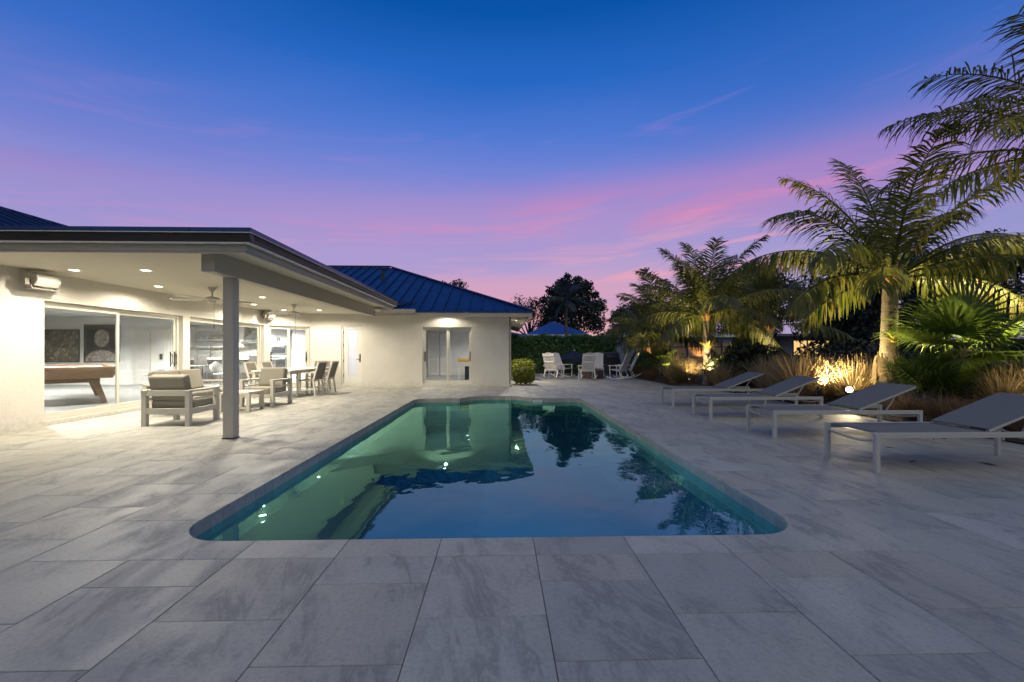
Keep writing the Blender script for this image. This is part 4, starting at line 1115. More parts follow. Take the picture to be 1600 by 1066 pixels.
# ------------------------------------------------------------------ rocking chairs, umbrella, grill
def rocker():
    """local front faces -y"""
    t = thing('rocking_chair', '', 'rocking chair', (0, 0, 0), 0, 'white rocking chairs in a circle on the far deck')
    for sx in (-1, 1):
        x = sx * .30
        pts = [(x, -.46 + .105 * i, .03 + .16 * ((i - 4.2) / 5.2) ** 2) for i in range(11)]
        MB().tube(pts, .022, 6).build('rocker', rocker_m, t)
        l_ = MB(); l_.bar((x, -.28, .10), (x, -.30, .60), .045, .03, (0, 1, 0)); l_.build('leg', rocker_m, t)
        l_ = MB(); l_.bar((x, .30, .07), (x, .12, .46), .045, .03, (0, 1, 0)); l_.build('leg', rocker_m, t)
        a_ = MB(); a_.bar((x, -.36, .615), (x, .30, .60), .10, .025); a_.build('armrest', rocker_m, t, bevel=.006)
        b_ = MB(); b_.bar((sx * .25, .14, .34), (sx * .25, .50, 1.14), .04, .035, (0, 1, 0)); b_.build('back_post', rocker_m, t)
    for i in range(7):
        y = -.30 + .072 * i; z = .44 - .012 * i
        s_ = MB(); s_.bar((-.27, y, z), (.27, y, z), .06, .02); s_.build('seat_slat', rocker_m, t)
    for i in range(7):
        x = -.195 + .065 * i; top = 1.13 + .05 * math.cos(x * 7)
        s_ = MB(); s_.bar((x, .15, .36), (x * 1.05, .15 + .36 * (top - .36) / .8, top), .058, .016, (0, 1, 0)); s_.build('back_slat', rocker_m, t)
    for z in (.42, .78, 1.06):
        y = .165 + .45 * (z - .36); s_ = MB(); s_.bar((-.27, y, z), (.27, y, z), .02, .06); s_.build('back_rail', rocker_m, t)
    return t
r0 = rocker()
RC_ = [((2.35, 19.3), 150, 'leftmost white rocking chair of the circle, back turned to the pool'), ((3.0, 20.6), 42, 'white rocking chair in the rear left of the circle, before the navy umbrella'),
       ((3.78, 18.8), 180, 'white rocking chair in the middle, its back to the pool'), ((4.62, 20.6), -17, 'white rocking chair in the rear right of the circle'),
       ((5.25, 19.0), 226, 'white rocking chair right of the middle one, turned half sideways'), ((5.85, 19.9), 262, 'rightmost white rocking chair, edge on beside the grasses')]
for i, ((x, y), a, lb) in enumerate(RC_):
    o = r0 if i == 0 else copy_tree(r0)
    o.location = (x, y, 0); o.rotation_euler.z = R(a); o['label'] = lb
fp = thing('fire_pit', 'low brown covered fire pit between the rocking chairs', 'fire pit', (4.25, 19.95, 0))
MB().lathe([(.50, 0), (.50, .30), (.52, .31), (.52, .36), (.44, .37), (.02, .38)], 20).build('bowl', plain('brown_cover', (.11, .07, .06), .7), fp)
navy = plain('navy_canvas', (.012, .018, .035), .8)
um = thing('patio_umbrella', 'closed low navy umbrella behind the rocking chairs', 'umbrella', (3.85, 22.4, 0))
MB().lathe([(.26, 0), (.26, .06), (.05, .09)], 18).build('base', dark, um); MB().lathe([(.022, .09), (.022, 1.25)], 8).build('pole', charcoal, um)
cn = MB(); n = 8; vs = [(0, 0, 1.27)] + [(1.05 * math.cos(R(45 * i + 22)), 1.05 * math.sin(R(45 * i + 22)), .86) for i in range(n)] + [(1.03 * math.cos(R(45 * i + 22)), 1.03 * math.sin(R(45 * i + 22)), .66) for i in range(n)]
cn.add(vs, [(0, 1 + i, 1 + (i + 1) % n) for i in range(n)] + [(1 + i, 9 + i, 9 + (i + 1) % n, 1 + (i + 1) % n) for i in range(n)]); cn.build('canopy', navy, um, fix=True)
for i in range(n): 
    r_ = MB(); a = R(45 * i + 22); r_.bar((.03 * math.cos(a), .03 * math.sin(a), 1.235), (1.03 * math.cos(a), 1.03 * math.sin(a), .835), .015, .012); r_.build('rib', charcoal, um)
MB().lathe([(.05, 1.272), (.03, 1.31), (.005, 1.33)], 10).build('finial', rocker_m, um)
gr = thing('barbecue_grill', 'black covered barbecue grill beside the rocking chairs', 'grill', (5.75, 22.3, 0), R(-8))
MB().hull([(-.42, -.28, .85), (.42, -.28, .85), (.42, .28, .85), (-.42, .28, .85)], [(-.52, -.33, .06), (.52, -.33, .06), (.52, .33, .06), (-.52, .33, .06)]).build('cover', dark, gr, bevel=.03)
lid = MB(); prof = [(-.28, .851), (-.26, 1.02), (-.14, 1.16), (.06, 1.20), (.22, 1.12), (.28, .851)]
lid.add([(sx, p[0], p[1]) for sx in (-.38, .38) for p in prof], [(i, (i + 1) % 6, 6 + (i + 1) % 6, 6 + i) for i in range(6)] + [tuple(range(6)), tuple(range(6, 12))[::-1]]); lid.build('lid', dark, gr, bevel=.02, fix=True)
MB().tube([(-.26, -.31, .98), (.26, -.31, .98)], .014, 6).build('handle', steel, gr)
# ------------------------------------------------------------------ vegetation
rg = np.random.default_rng(11)
def frond_mesh(L, th0, droop, pairs=44, ll=.62, sag=.55, side=0.0, wid=.034, twist=0.0, gap=.0):
    """coconut frond in its own frame: grows along +x, rises with angle th0 (deg) and bends down by droop (deg)"""
    N = 16; P = []; T = []
    p = np.zeros(3)
    for i in range(N + 1):
        t = i / N; th = R(th0 - droop * t ** 1.5); yaw = R(side * t)
        d = np.array([math.cos(th) * math.cos(yaw), math.cos(th) * math.sin(yaw), math.sin(th)])
        P.append(p.copy()); T.append(d); p = p + d * (L / N)
    P = np.array(P); T = np.array(T); vs = []; fs = []
    # rachis: three sided tapering tube (as quads)
    for i in range(N + 1):
        r_ = .030 * (1 - i / N) + .004; up = np.cross(T[i], [0, 1, 0]); sd_ = np.array([-T[i][1], T[i][0], 0]); sd_ /= max(1e-6, np.linalg.norm(sd_)); up = np.cross(T[i], sd_)
        for q in (0, 2.09, 4.19): vs.append(P[i] + (sd_ * math.sin(q) * 1.2 + up * math.cos(q)) * r_)
    for i in range(N):
        for j in range(3): a, b = i * 3 + j, i * 3 + (j + 1) % 3; fs.append((a, b, b + 3, a + 3))
    for k in range(pairs):
        t = .17 + .83 * (k + .5) / pairs; f = t * N; i = min(int(f), N - 1); w = f - i
        p0 = P[i] * (1 - w) + P[i + 1] * w; d = T[i] * (1 - w) + T[i + 1] * w
        sd0 = np.array([-d[1], d[0], 0.0]); sd0 /= max(1e-6, np.linalg.norm(sd0)); up = np.cross(d, sd0)
        env = math.sin(math.pi * min(1, (t * .92 + .10))) ** .6
        for sgn in (-1, 1):
            if gap and rg.random() < gap: continue
            l_ = ll * (0.35 + .75 * env) * rg.uniform(.72, 1.18)
            c_, s_ = math.cos(R(twist)), math.sin(R(twist))
            sd_ = sgn * (sd0 * c_ + up * s_ * sgn)
            fw = rg.uniform(.32, .88) + .5 * max(0, t - .75)
            dir0 = d * fw + sd_ * .85 + up * rg.uniform(.0, .22); dir0 /= np.linalg.norm(dir0)
            sg = sag * rg.uniform(.45, 1.7)
            q0 = p0; q1 = p0 + dir0 * l_ * .4 + np.array([0, 0, -.10 * sg * l_])
            d2 = dir0 + np.array([0, 0, -1.0 * sg]); d2 /= np.linalg.norm(d2); q2 = q1 + d2 * l_ * .33
            d3 = d2 + np.array([0, 0, -.9 * sg]); d3 /= np.linalg.norm(d3); q3 = q2 + d3 * l_ * .30
            wd = np.cross(dir0, sd_ * .3 + up); wd /= max(1e-6, np.linalg.norm(wd)); wv = wd * wid * .5
            b = len(vs)
            vs += [q0 - wv * .5, q0 + wv * .5, q1 - wv, q1 + wv, q2 - wv * .8, q2 + wv * .8, q3 - wv * .12, q3 + wv * .12]
            fs += [(b, b + 1, b + 3, b + 2), (b + 2, b + 3, b + 5, b + 4), (b + 4, b + 5, b + 7, b + 6)]
    return npmesh('frond', vs, fs)
def coco_palm(nm, label, base, crown_z, r0, r1, fronds, lean=(0, 0), m=palm_leaf, group='coconut palms in the planting bed', wid=.036, sheath=True, cat='palm tree', gap=.12, DR=.88):
    """fronds: list of (azimuth deg from +x, rise angle, length, droop, sag, side)"""
    t = thing(nm, label, cat, base, 0, group)
    hz = crown_z - base[2]; N = 26; pts = []; rs = []
    for i in range(N + 1):
        f = i / N; pts.append((lean[0] * f ** 1.6, lean[1] * f ** 1.6, hz * f))
        rs.append((r0 + (r1 - r0) * f ** .7) * (1 + .035 * (i % 2)) * (1.12 if f < .12 else 1))
    MB().tube(pts, rs, 14).build('trunk', bark, t, smooth=True)
    top = Vector(pts[-1])
    if sheath:
        sh = MB()
        for i in range(9):
            a = R(i * 40 + 11); c_, s_ = math.cos(a), math.sin(a)
            sh.tube([top + Vector((c_ * r1 * .5, s_ * r1 * .5, -.12)), top + Vector((c_ * r1 * 1.25, s_ * r1 * 1.25, .10)), top + Vector((c_ * r1 * 1.7, s_ * r1 * 1.7, .33))], [.055, .05, .02], 6)
        sh.build('leaf_sheath', sheath_m, t)
    for az, th, L, dr, sg, sd_ in fronds:
        me = frond_mesh(L * 1.05, th, dr * DR, pairs=int(26 + 20 * L), ll=.29 + .135 * L, sag=sg * (1.15 if th > 45 else 1.8), side=sd_, wid=wid, gap=gap)
        me.materials.append(m)
        o = link('frond', me, None, t); o.location = top + Vector((math.cos(R(az)) * r1 * .7, math.sin(R(az)) * r1 * .7, .06)); o.rotation_euler.z = R(az)
    return t
def crown(n, Ls, seed, top=82, low=-25, sag=(.22, .95)):
    r_ = random.Random(seed); out = []
    for i in range(n):
        f = i / (n - 1); th = top - (top - low) * f ** 1.05
        out.append((i * 137.5 + r_.uniform(-14, 14) + seed * 40, th, r_.uniform(*Ls), (r_.uniform(34, 62) if th > 45 else r_.uniform(48, 74)), sag[0] + (sag[1] - sag[0]) * f, r_.uniform(-14, 14)))
    return out
big = [(-8, 42, 3.0, 92, 1.0, 6), (12, 30, 3.0, 80, 1.1, -8), (-30, 38, 2.7, 95, .95, 5),           # towards the right
       (186, 52, 3.1, 95, .55, 5), (168, 34, 3.0, 88, .75, -6), (205, 30, 2.9, 88, .85, 8), (192, 8, 2.5, 74, 1.0, 0), (222, 12, 2.3, 70, 1.0, 6),
       (95, 84, 3.0, 42, .4, 10), (150, 72, 3.0, 55, .4, -8), (40, 70, 2.9, 62, .45, 10), (250, 76, 2.8, 60, .45, 6), (300, 62, 2.8, 80, .6, -5),
       (60, 45, 2.8, 80, .8, 5), (120, 40, 2.8, 80, .8, -5), (100, 15, 2.5, 75, .9, 0), (-60, 20, 2.2, 72, 1.0, 5), (20, 58, 3.0, 78, .6, -10), (175, -12, 1.9, 55, 1.1, 0), (-15, 8, 2.3, 70, 1.1, 4)]
coco_palm('coconut_palm', 'large uplit coconut palm with a thick ringed trunk behind the loungers', (8.0, 8.75, .06), 2.66, .175, .125, big, (0.05, 0))
right = [(178, 40, 3.2, 88, .5, 4), (196, 26, 3.1, 80, .6, -6), (160, 62, 3.1, 85, .45, 5), (210, 52, 3.1, 90, .5, -4), (140, 30, 2.9, 80, .6, 0), (230, 20, 2.8, 75, .7, 6), (185, 66, 2.9, 70, .4, 8),
         (172, 10, 2.9, 70, .7, -5), (100, 60, 2.9, 80, .5, 0), (30, 50, 2.8, 80, .6, 0), (320, 50, 2.8, 80, .6, 0), (270, 45, 2.8, 80, .6, 0), (205, 74, 2.9, 70, .4, 0), (250, 68, 2.9, 70, .5, 0), (155, 45, 3.2, 80, .5, 9)]
coco_palm('coconut_palm', 'tall coconut palm at the right edge, only its fronds in the picture', (9.75, 6.6, .06), 4.2, .18, .12, right, (0.1, 0), wid=.03, gap=.3)
coco_palm('coconut_palm', 'middle coconut palm with a slim pale trunk beside the dark shrub', (7.15, 14.8, .08), 2.40, .15, .10, crown(22, (2.4, 3.0), 3, 87, -8), (-.05, 0), palm_far)
coco_palm('coconut_palm', 'coconut palm left behind the middle one, its short crown over the fence', (7.0, 18.4, .08), 2.0, .14, .11, crown(18, (2.2, 2.9), 5, 86, -4), (-.1, 0), palm_far)
coco_palm('coconut_palm', 'smallest uplit coconut palm, nearest the rocking chairs', (7.6, 20.9, .08), 1.9, .14, .11, crown(16, (1.9, 2.5), 8, 82, 0), (-.3, 0), palm_far)

coco_palm('coconut_palm', 'low coconut palm in the gap between the middle and the big palm', (9.9, 15.8, .08), 2.1, .14, .11, crown(16, (2.0, 2.6), 14, 84, 2), (.1, 0), palm_far)

def fan_mesh(r, n=30, spread=285, droop=.5, pet=.6, cup=.25):
    """one fan leaf: petiole along +x then a round blade of pointed segments facing +x / up"""
    vs = []; fs = []
    for i in range(5):
        x = pet * i / 4; z = -.06 * math.sin(math.pi * i / 4)
        for q in (0, 2.09, 4.19): vs.append((x, .011 * math.sin(q), z + .011 * math.cos(q)))
    for i in range(4):
        for j in range(3): a, b = i * 3 + j, i * 3 + (j + 1) % 3; fs.append((a, b, b + 3, a + 3))
    c = np.array([pet, 0, 0])
    for k in range(n):
        a = R(-spread / 2 + spread * (k + .5) / n); l_ = r * (.80 + .2 * math.cos(a * .6)) * rg.uniform(.93, 1.07)
        d = np.array([math.cos(a), math.sin(a), cup * (.5 + .5 * math.cos(a))]); d /= np.linalg.norm(d)
        s_ = np.array([-math.sin(a), math.cos(a), 0]); ha = R(spread / n) * .5; b = len(vs)
        q1 = c + d * l_ * .42; q2 = c + d * l_ * .75 + np.array([0, 0, -.05 * droop]); q3 = c + d * l_ * .98 + np.array([0, 0, -.30 * droop * rg.uniform(.6, 1.4)])
        w1 = l_ * .42 * math.tan(ha) * .98; up = np.array([0, 0, .012])
        vs += [c - s_ * .004, c + s_ * .004, q1 - s_ * w1, q1 + s_ * w1, q2 - s_ * w1 * .62, q2 + s_ * w1 * .62, q3 - s_ * .003, q3 + s_ * .003, c + d * .02 + up * .3, q1 + up, q2 + up * .8, q3]
        m_ = (b + 8, b + 9, b + 10, b + 11)
        fs += [(b, m_[0], m_[1], b + 2), (m_[0], b + 1, b + 3, m_[1]), (b + 2, m_[1], m_[2], b + 4), (m_[1], b + 3, b + 5, m_[2]), (b + 4, m_[2], m_[3], b + 6), (m_[2], b + 5, b + 7, m_[3])]
    return npmesh('fan_leaf', vs, fs)
def fan_palm(label, base, h, r, leaves, group):
    t = thing('fan_palm', label, 'fan palm', base, 0, group)
    MB().tube([(0, 0, -.05), (.01, 0, h * .5), (0, 0, h)], [.10, .085, .075], 10).build('trunk', bark, t, smooth=True)
    for az, el, roll, rr, pet in leaves:
        me = fan_mesh(r * rr, n=32, droop=.55, pet=pet); me.materials.append(fan_leaf_m)
        o = link('fan_leaf', me, None, t); o.location = (0, 0, h - .02)
        o.rotation_mode = 'QUATERNION'
        o.rotation_quaternion = Matrix.Rotation(R(az), 3, 'Z').to_quaternion() @ Matrix.Rotation(R(-el), 3, 'Y').to_quaternion() @ Matrix.Rotation(R(roll), 3, 'X').to_quaternion()
    return t
FL = [(262, 84, 4, 1.05, .58), (200, 30, 10, 1.0, .6), (175, 12, 0, .95, .6), (330, 34, -8, 1.0, .6), (5, 20, 6, .95, .6), (250, -8, 0, .9, .5), (292, -14, 0, .95, .45), (215, -22, 0, .85, .4),
      (90, 45, 0, .95, .6), (130, 25, 0, .85, .6), (50, 40, 0, .85, .6), (325, -8, 0, .8, .55)]
fan_palm('spreading green fan palm lit from below in front of the big coconut palm', (8.55, 7.75, .06), 1.22, .98, FL, 'fan palms in the planting bed')
fan_palm('low dark fan palm at the foot of the big coconut palm', (7.85, 7.75, .06), .42, .58, [(a, e, 0, rr, .42) for a, e, rr in ((190, 38, 1), (250, 30, 1.05), (300, 40, 1), (220, 66, .9), (340, 30, .9), (150, 40, .9), (275, 60, .95), (40, 50, .9), (100, 50, .9))], 'fan palms in the planting bed')
fan_palm('low bushy fan palm under the coconut palms by the fence', (6.75, 18.0, .06), .55, .62, [(a, e, 0, 1, .5) for a, e in ((190, 38), (250, 25), (300, 40), (220, 66), (340, 30), (150, 40), (275, 60), (265, 5), (205, 8), (310, 5))], 'fan palms in the planting bed')

def clump_mesh(n, h, lean, wid, plume=.25, seed=1):
    g = np.random.default_rng(seed); az = g.uniform(0, 2 * math.pi, n); ln = np.abs(g.normal(0, lean, n)); hh = h * g.uniform(.55, 1.08, n)
    rb = g.uniform(0, .13, n); bx_ = np.cos(az) * rb; by_ = np.sin(az) * rb
    az2 = az + g.normal(0, .5, n); S_ = 4; vs = np.zeros((n, S_ + 1, 2, 3)); 
    ca, sa = np.cos(az2), np.sin(az2); f0 = g.uniform(0, 2 * math.pi, n)
    wx, wy = np.cos(f0), np.sin(f0)
    for s in range(S_ + 1):
        t = s / S_; out = hh * (np.sin(np.minimum(1.5, ln * 1.0)) * t + .55 * ln * t ** 2.4); up = hh * (t - np.minimum(.55, .42 * ln) * t ** 2.2)
        w = wid * (.5 if s == 0 else (1.0 if s < 3 else (.75 if s == 3 else .12))) * (1 + .9 * (g.random(n) < plume) * (s == 3))
        for j, sg in enumerate((-1, 1)):
            vs[:, s, j, 0] = bx_ + ca * out + sg * wx * w / 2; vs[:, s, j, 1] = by_ + sa * out + sg * wy * w / 2; vs[:, s, j, 2] = up
    b = (np.arange(n) * (S_ + 1) * 2)[:, None]; q = []
    for s in range(S_): q.append(b + np.array([[2 * s, 2 * s + 1, 2 * s + 3, 2 * s + 2]]))
    return npmesh('clump', vs.reshape(-1, 3), np.concatenate(q))
tall = [clump_mesh(420, .98, .36, .009, seed=s) for s in (1, 2, 3)]
low_ = [clump_mesh(360, .52, .62, .008, seed=s) for s in (4, 5)]
grn = [clump_mesh(380, .72, .42, .009, 0, seed=s) for s in (6, 7)]
for ms, mm in ((tall, grass_tan), (low_, grass_red), (grn, grass_green)):
    for me in ms: me.materials.append(mm)
UPS = [(7.02, 8.35), (8.35, 6.0), (6.5, 14.75), (7.02, 9.45), (9.05, 8.45), (9.9, 7.9), (6.80, 14.05), (6.8, 17.1), (6.75, 19.3), (7.36, 8.7)]
def clumps(meshes, spots, name, label, group, smin=.85, smax=1.15):
    for x, y in spots:
        if min((x - a) ** 2 + (y - b) ** 2 for a, b in UPS) < .26: continue
        o = link(name, random.choice(meshes), None); s = random.uniform(smin, smax); o.scale = (s, s, s * random.uniform(.9, 1.1))
        o.location = (x, y, .05); o.rotation_euler.z = random.uniform(0, 6.28); tag(o, label, 'grass clump', group)
clumps(tall, [(7.25, 9.75), (7.6, 10.1), (7.15, 9.25), (7.45, 9.55), (7.95, 9.9), (7.05, 10.1), (7.35, 8.75), (7.75, 9.35), (8.2, 9.5), (7.0, 9.65), (7.1, 10.7), (7.5, 10.8), (7.9, 10.5), (7.15, 11.4), (7.6, 11.5)], 'fountain_grass', 'tall tan fountain grass clump behind the third lounger and the bright garden light', 'tan grass clumps behind the loungers', 1.0, 1.3)
clumps(tall, [(8.9, 7.0), (9.3, 6.9), (8.75, 6.5), (9.2, 6.4), (9.6, 6.7), (8.6, 7.2), (9.9, 7.2)], 'fountain_grass', 'tall golden fountain grass clump behind the nearest lounger at the right', 'golden grass clumps at the right edge', .95, 1.2)
clumps(low_, [(7.15, 8.1), (7.2, 7.5), (7.35, 7.0), (7.2, 6.5), (7.5, 6.2), (7.6, 7.1), (7.9, 6.7), (7.3, 5.8), (7.9, 6.1), (8.2, 6.4), (7.15, 8.6), (8.1, 7.1), (7.8, 5.5), (8.4, 5.8)], 'rusty_grass', 'low rust brown grass tuft between the loungers and the fan palm', 'rust brown grass tufts behind the loungers', .85, 1.1)
clumps(tall, [(6.95, 14.0), (6.65, 15.0), (6.9, 15.6), (6.55, 16.2), (6.75, 16.9), (6.6, 14.4), (7.2, 14.2), (6.95, 13.5)], 'fountain_grass', 'tan fountain grass clump at the foot of the middle coconut palm', 'tan grass clumps under the middle palm', .9, 1.15)
clumps(grn, [(6.75, 13.75), (6.5, 15.6), (6.45, 17.4), (6.5, 18.6), (6.45, 19.6), (6.6, 20.5), (6.5, 21.5), (7.2, 19.4), (7.0, 21.2)], 'green_grass', 'green grass clump along the deck edge near the rocking chairs', 'green grass clumps by the rocking chairs', .8, 1.1)
clumps(low_, [(6.45, 16.6), (6.42, 18.1), (6.4, 19.1), (6.5, 20.1), (6.85, 13.2)], 'rusty_grass', 'low rust brown grass tuft along the far deck edge', 'rust brown grass tufts on the far deck edge', .7, .9)

def leaf_cloud(blobs, n, size, seed, shell=.55, asp=.5, down=0.0):
    """n leaf quads scattered in the outer part of ellipsoid blobs (cx,cy,cz,rx,ry,rz)"""
    g = np.random.default_rng(seed); B = np.array(blobs, float); w = (B[:, 3] * B[:, 4] + B[:, 4] * B[:, 5] + B[:, 3] * B[:, 5]); w /= w.sum()
    idx = g.choice(len(B), n, p=w); d = g.normal(size=(n, 3)); d /= np.linalg.norm(d, axis=1)[:, None]
    rr = shell + (1 - shell) * g.random(n) ** .6; rr *= 1 + .10 * np.sin(d[:, 0] * 7 + idx) * np.cos(d[:, 2] * 6 + idx * 2)
    c = B[idx, :3] + d * B[idx, 3:] * rr[:, None]
    nrm = d + g.normal(0, .7, (n, 3)); nrm /= np.linalg.norm(nrm, axis=1)[:, None]
    a = g.normal(size=(n, 3)); a[:, 2] -= down; a -= nrm * (a * nrm).sum(1)[:, None]; a /= np.linalg.norm(a, axis=1)[:, None]; b = np.cross(nrm, a)
    s = size * g.uniform(.6, 1.3, n)[:, None]
    V = np.stack([c - a * s, c + b * s * asp * .9, c + a * s, c - b * s * asp * .9], 1)
    return npmesh('leaves', V.reshape(-1, 3), np.arange(n * 4).reshape(-1, 4))
def box_leaves(x0, x1, y0, y1, z0, z1, n, size, seed, asp=.5, depth=.22):
    g = np.random.default_rng(seed); L = np.array([x1 - x0, y1 - y0, z1 - z0])
    c = g.random((n, 3)); face = g.choice(5, n, p=np.array([L[1] * L[2], L[1] * L[2], L[0] * L[2], L[0] * L[2] * .4, L[0] * L[1]]) / (2 * L[1] * L[2] + 1.4 * L[0] * L[2] + L[0] * L[1]))
    dd = g.random(n) ** 1.3 * depth
    nrm = np.zeros((n, 3))
    for f, (ax, sg) in enumerate(((0, -1), (0, 1), (1, -1), (1, 1), (2, 1))):
        m_ = face == f; off = dd[m_] / L[ax]; c[m_, ax] = off if sg < 0 else 1 - off; nrm[m_, ax] = sg
    p = np.array([x0, y0, z0]) + c * L; p += g.normal(0, .025, p.shape); p[:, 2] += .05 * np.sin(p[:, 0] * 3.1) + .04 * np.sin(p[:, 0] * 7.7 + 1)
    nrm += g.normal(0, .6, (n, 3)); nrm /= np.linalg.norm(nrm, axis=1)[:, None]
    a = g.normal(size=(n, 3)); a[:, 2] += .8; a -= nrm * (a * nrm).sum(1)[:, None]; a /= np.linalg.norm(a, axis=1)[:, None]; b = np.cross(nrm, a); s = size * g.uniform(.6, 1.3, n)[:, None]
    V = np.stack([p - a * s, p + b * s * asp, p + a * s, p - b * s * asp], 1)
    return npmesh('leaves', V.reshape(-1, 3), np.arange(n * 4).reshape(-1, 4))
hg = thing('hedge', 'tall dense clipped green hedge across the back of the deck', 'hedge', (0, 0, 0))
me = box_leaves(.42, 6.6, 24.35, 26.2, .05, 2.12, 15000, .105, 21, .36, .35); o = link('foliage', me, hedge_leaf, hg)
hc = MB(); hc.b6(.62, 6.4, 24.7, 26.0, .0, 1.86); hc.build('inner_foliage', hedge_leaf, hg)
for i in range(8): MB().tube([(.9 + .72 * i, 25.2, 0), (.92 + .72 * i, 25.25, 1.5)], [.04, .02], 6).build('stem', dark_bark, hg)
def bush(x, y, sx, sy, h, label, seed):
    t = thing('clipped_bush', label, 'bush', (x, y, 0), 0, 'clipped yellow green bushes by the house corner')
    q_ = sx * .30
    bl = [(0, 0, h * .50, sx * .46, sy * .46, h * .46)] + [(q_ * a_, q_ * b_ * .9, h * (.40 + .18 * c_), sx * .27, sy * .27, h * .34) for a_, b_, c_ in ((-1, -1, 0), (1, -1, 1), (-1, 1, 1), (1, 1, 0), (0, -1, 1), (1, 0, 0), (-1, 0, 1))]
    link('foliage', leaf_cloud(bl, 5200, .042, seed, .72, .55), bush_leaf, t)
    MB().lathe([(.08, .10), (sx * .30, h * .25), (sx * .36, h * .5), (sx * .26, h * .78), (.05, h * .86)], 10).build('inner_foliage', bush_leaf, t)
    for dx in (-.1, .1): MB().tube([(dx, 0, -.02), (dx * 1.4, .02, h * .5)], .018, 6).build('stem', dark_bark, t)
bush(.90, 16.3, .72, .7, .66, 'clipped yellow green bush nearest the pool at the house corner', 31)
bush(.98, 18.9, .95, .8, .98, 'clipped yellow green bush behind the front one, along the house wall', 32)
def shrub(x, y, blobs, n, size, m, label, seed, name='shrub', cat='shrub', group=None):
    t = thing(name, label, cat, (x, y, .03), 0, group)
    link('foliage', leaf_cloud(blobs, n, size, seed, .35), m, t)
    for i in range(5):
        a = R(72 * i + 20 * seed); b = blobs[i % len(blobs)]
        MB().tube([(.1 * math.cos(a), .1 * math.sin(a), -.05), (b[0] * .5 + .15 * math.cos(a), b[1] * .5, b[2] * .6), (b[0], b[1], b[2] + .2 * b[5])], [.03, .022, .01], 5).build('branch', dark_bark, t)
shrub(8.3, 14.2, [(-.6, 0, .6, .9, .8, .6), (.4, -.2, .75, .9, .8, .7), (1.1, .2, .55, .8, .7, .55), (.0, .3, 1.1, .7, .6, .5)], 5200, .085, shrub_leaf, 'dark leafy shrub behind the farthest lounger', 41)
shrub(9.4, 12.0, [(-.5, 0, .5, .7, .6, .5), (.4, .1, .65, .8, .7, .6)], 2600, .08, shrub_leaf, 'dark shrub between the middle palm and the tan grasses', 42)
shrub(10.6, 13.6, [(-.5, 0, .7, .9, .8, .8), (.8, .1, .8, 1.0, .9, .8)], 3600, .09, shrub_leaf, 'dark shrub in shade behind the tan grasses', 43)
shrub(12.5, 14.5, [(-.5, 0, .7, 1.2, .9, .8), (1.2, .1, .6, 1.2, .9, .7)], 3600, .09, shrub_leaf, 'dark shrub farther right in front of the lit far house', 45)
shrub(6.9, 22.0, [(0, 0, .55, .6, .6, .55), (.5, .3, .7, .6, .6, .6)], 2200, .08, hedge_leaf, 'green shrub at the end of the hedge by the grill', 44)
# strappy yellow bromeliad tucked on the big trunk, and one on the middle palm
def strappy(loc, n, l_, m, label, seed, name='bromeliad'):
    g = random.Random(seed); mb_ = MB()
    for i in range(n):
        a = i * 2.4 + g.uniform(-.3, .3); el = g.uniform(.35, 1.2); L = l_ * g.uniform(.7, 1.1); w = .022; p = []
        for s in range(5):
            t = s / 4; r_ = L * t * math.cos(el); z = L * (t * math.sin(el) - .35 * t * t); ww = w * (1 if s < 3 else (.7 if s == 3 else .08)); q_ = Vector((math.cos(a) * r_, math.sin(a) * r_, z)); sd_ = Vector((-math.sin(a), math.cos(a), 0)) * ww
            p.append((q_ - sd_, q_ + sd_))
        for s in range(4): mb_.face([p[s][0], p[s][1], p[s + 1][1], p[s + 1][0]])
    return tag(mb_.build(name, m, loc=loc), label, 'plant')
yel = leaf_mat('yellow_strap_leaf', (.20, .17, .03), (.40, .33, .07), .3, .5)
strappy((7.92, 8.52, 1.42), 22, .38, yel, 'yellow strappy bromeliad growing on the big coconut trunk', 1)
strappy((7.1, 14.62, 1.35), 18, .55, yel, 'pale strappy epiphyte on the slim middle coconut trunk', 2)
dry = wood('dry_fibre', (.14, .10, .06), (.34, .27, .17))
sk = MB()
for i in range(26):
    a = i * 2.4; r_ = .20; z = .55 + .03 * (i % 9)
    sk.bar((8.0 + r_ * math.cos(a), 8.75 + r_ * math.sin(a), z + .45), (8.0 + (r_ + .07) * math.cos(a + .3), 8.75 + (r_ + .07) * math.sin(a + .3), z), .035, .008)
tag(sk.build('dry_orchid', dry), 'skirt of dry brown strappy leaves round the big coconut trunk', 'plant')

# background trees beyond the hedge and across the water
def tree(label, base, h, blobs, n, size, m, seed, tr=.22, group='dark trees beyond the garden', name='broadleaf_tree', down=.0):
    t = thing(name, label, 'tree', base, 0, group)
    MB().tube([(0, 0, -.3), (.1, 0, h * .3), (.05, .1, h * .62)], [tr, tr * .8, tr * .45], 9).build('trunk', dark_bark, t, smooth=True)
    for i, b in enumerate(blobs[:7]):
        MB().tube([(.08, .03, h * .3 + .06 * h * (i % 3)), (b[0] * .55, b[1] * .55, (b[2] + h * .42) * .5), (b[0], b[1], b[2] + .15 * b[5])], [tr * .5, tr * .3, tr * .1], 6).build('limb', dark_bark, t)
    link('crown', leaf_cloud(blobs, n, size, seed, .2, .5, down), m, t)
    return t
def rblobs(n, cx, cz, sx, sy, sz, r_, seed):
    g = random.Random(seed); return [(cx + g.uniform(-sx, sx), g.uniform(-sy, sy), cz + g.uniform(-sz, sz), r_ * g.uniform(.7, 1.2), r_ * g.uniform(.7, 1.2), r_ * g.uniform(.6, 1.0)) for _ in range(n)]
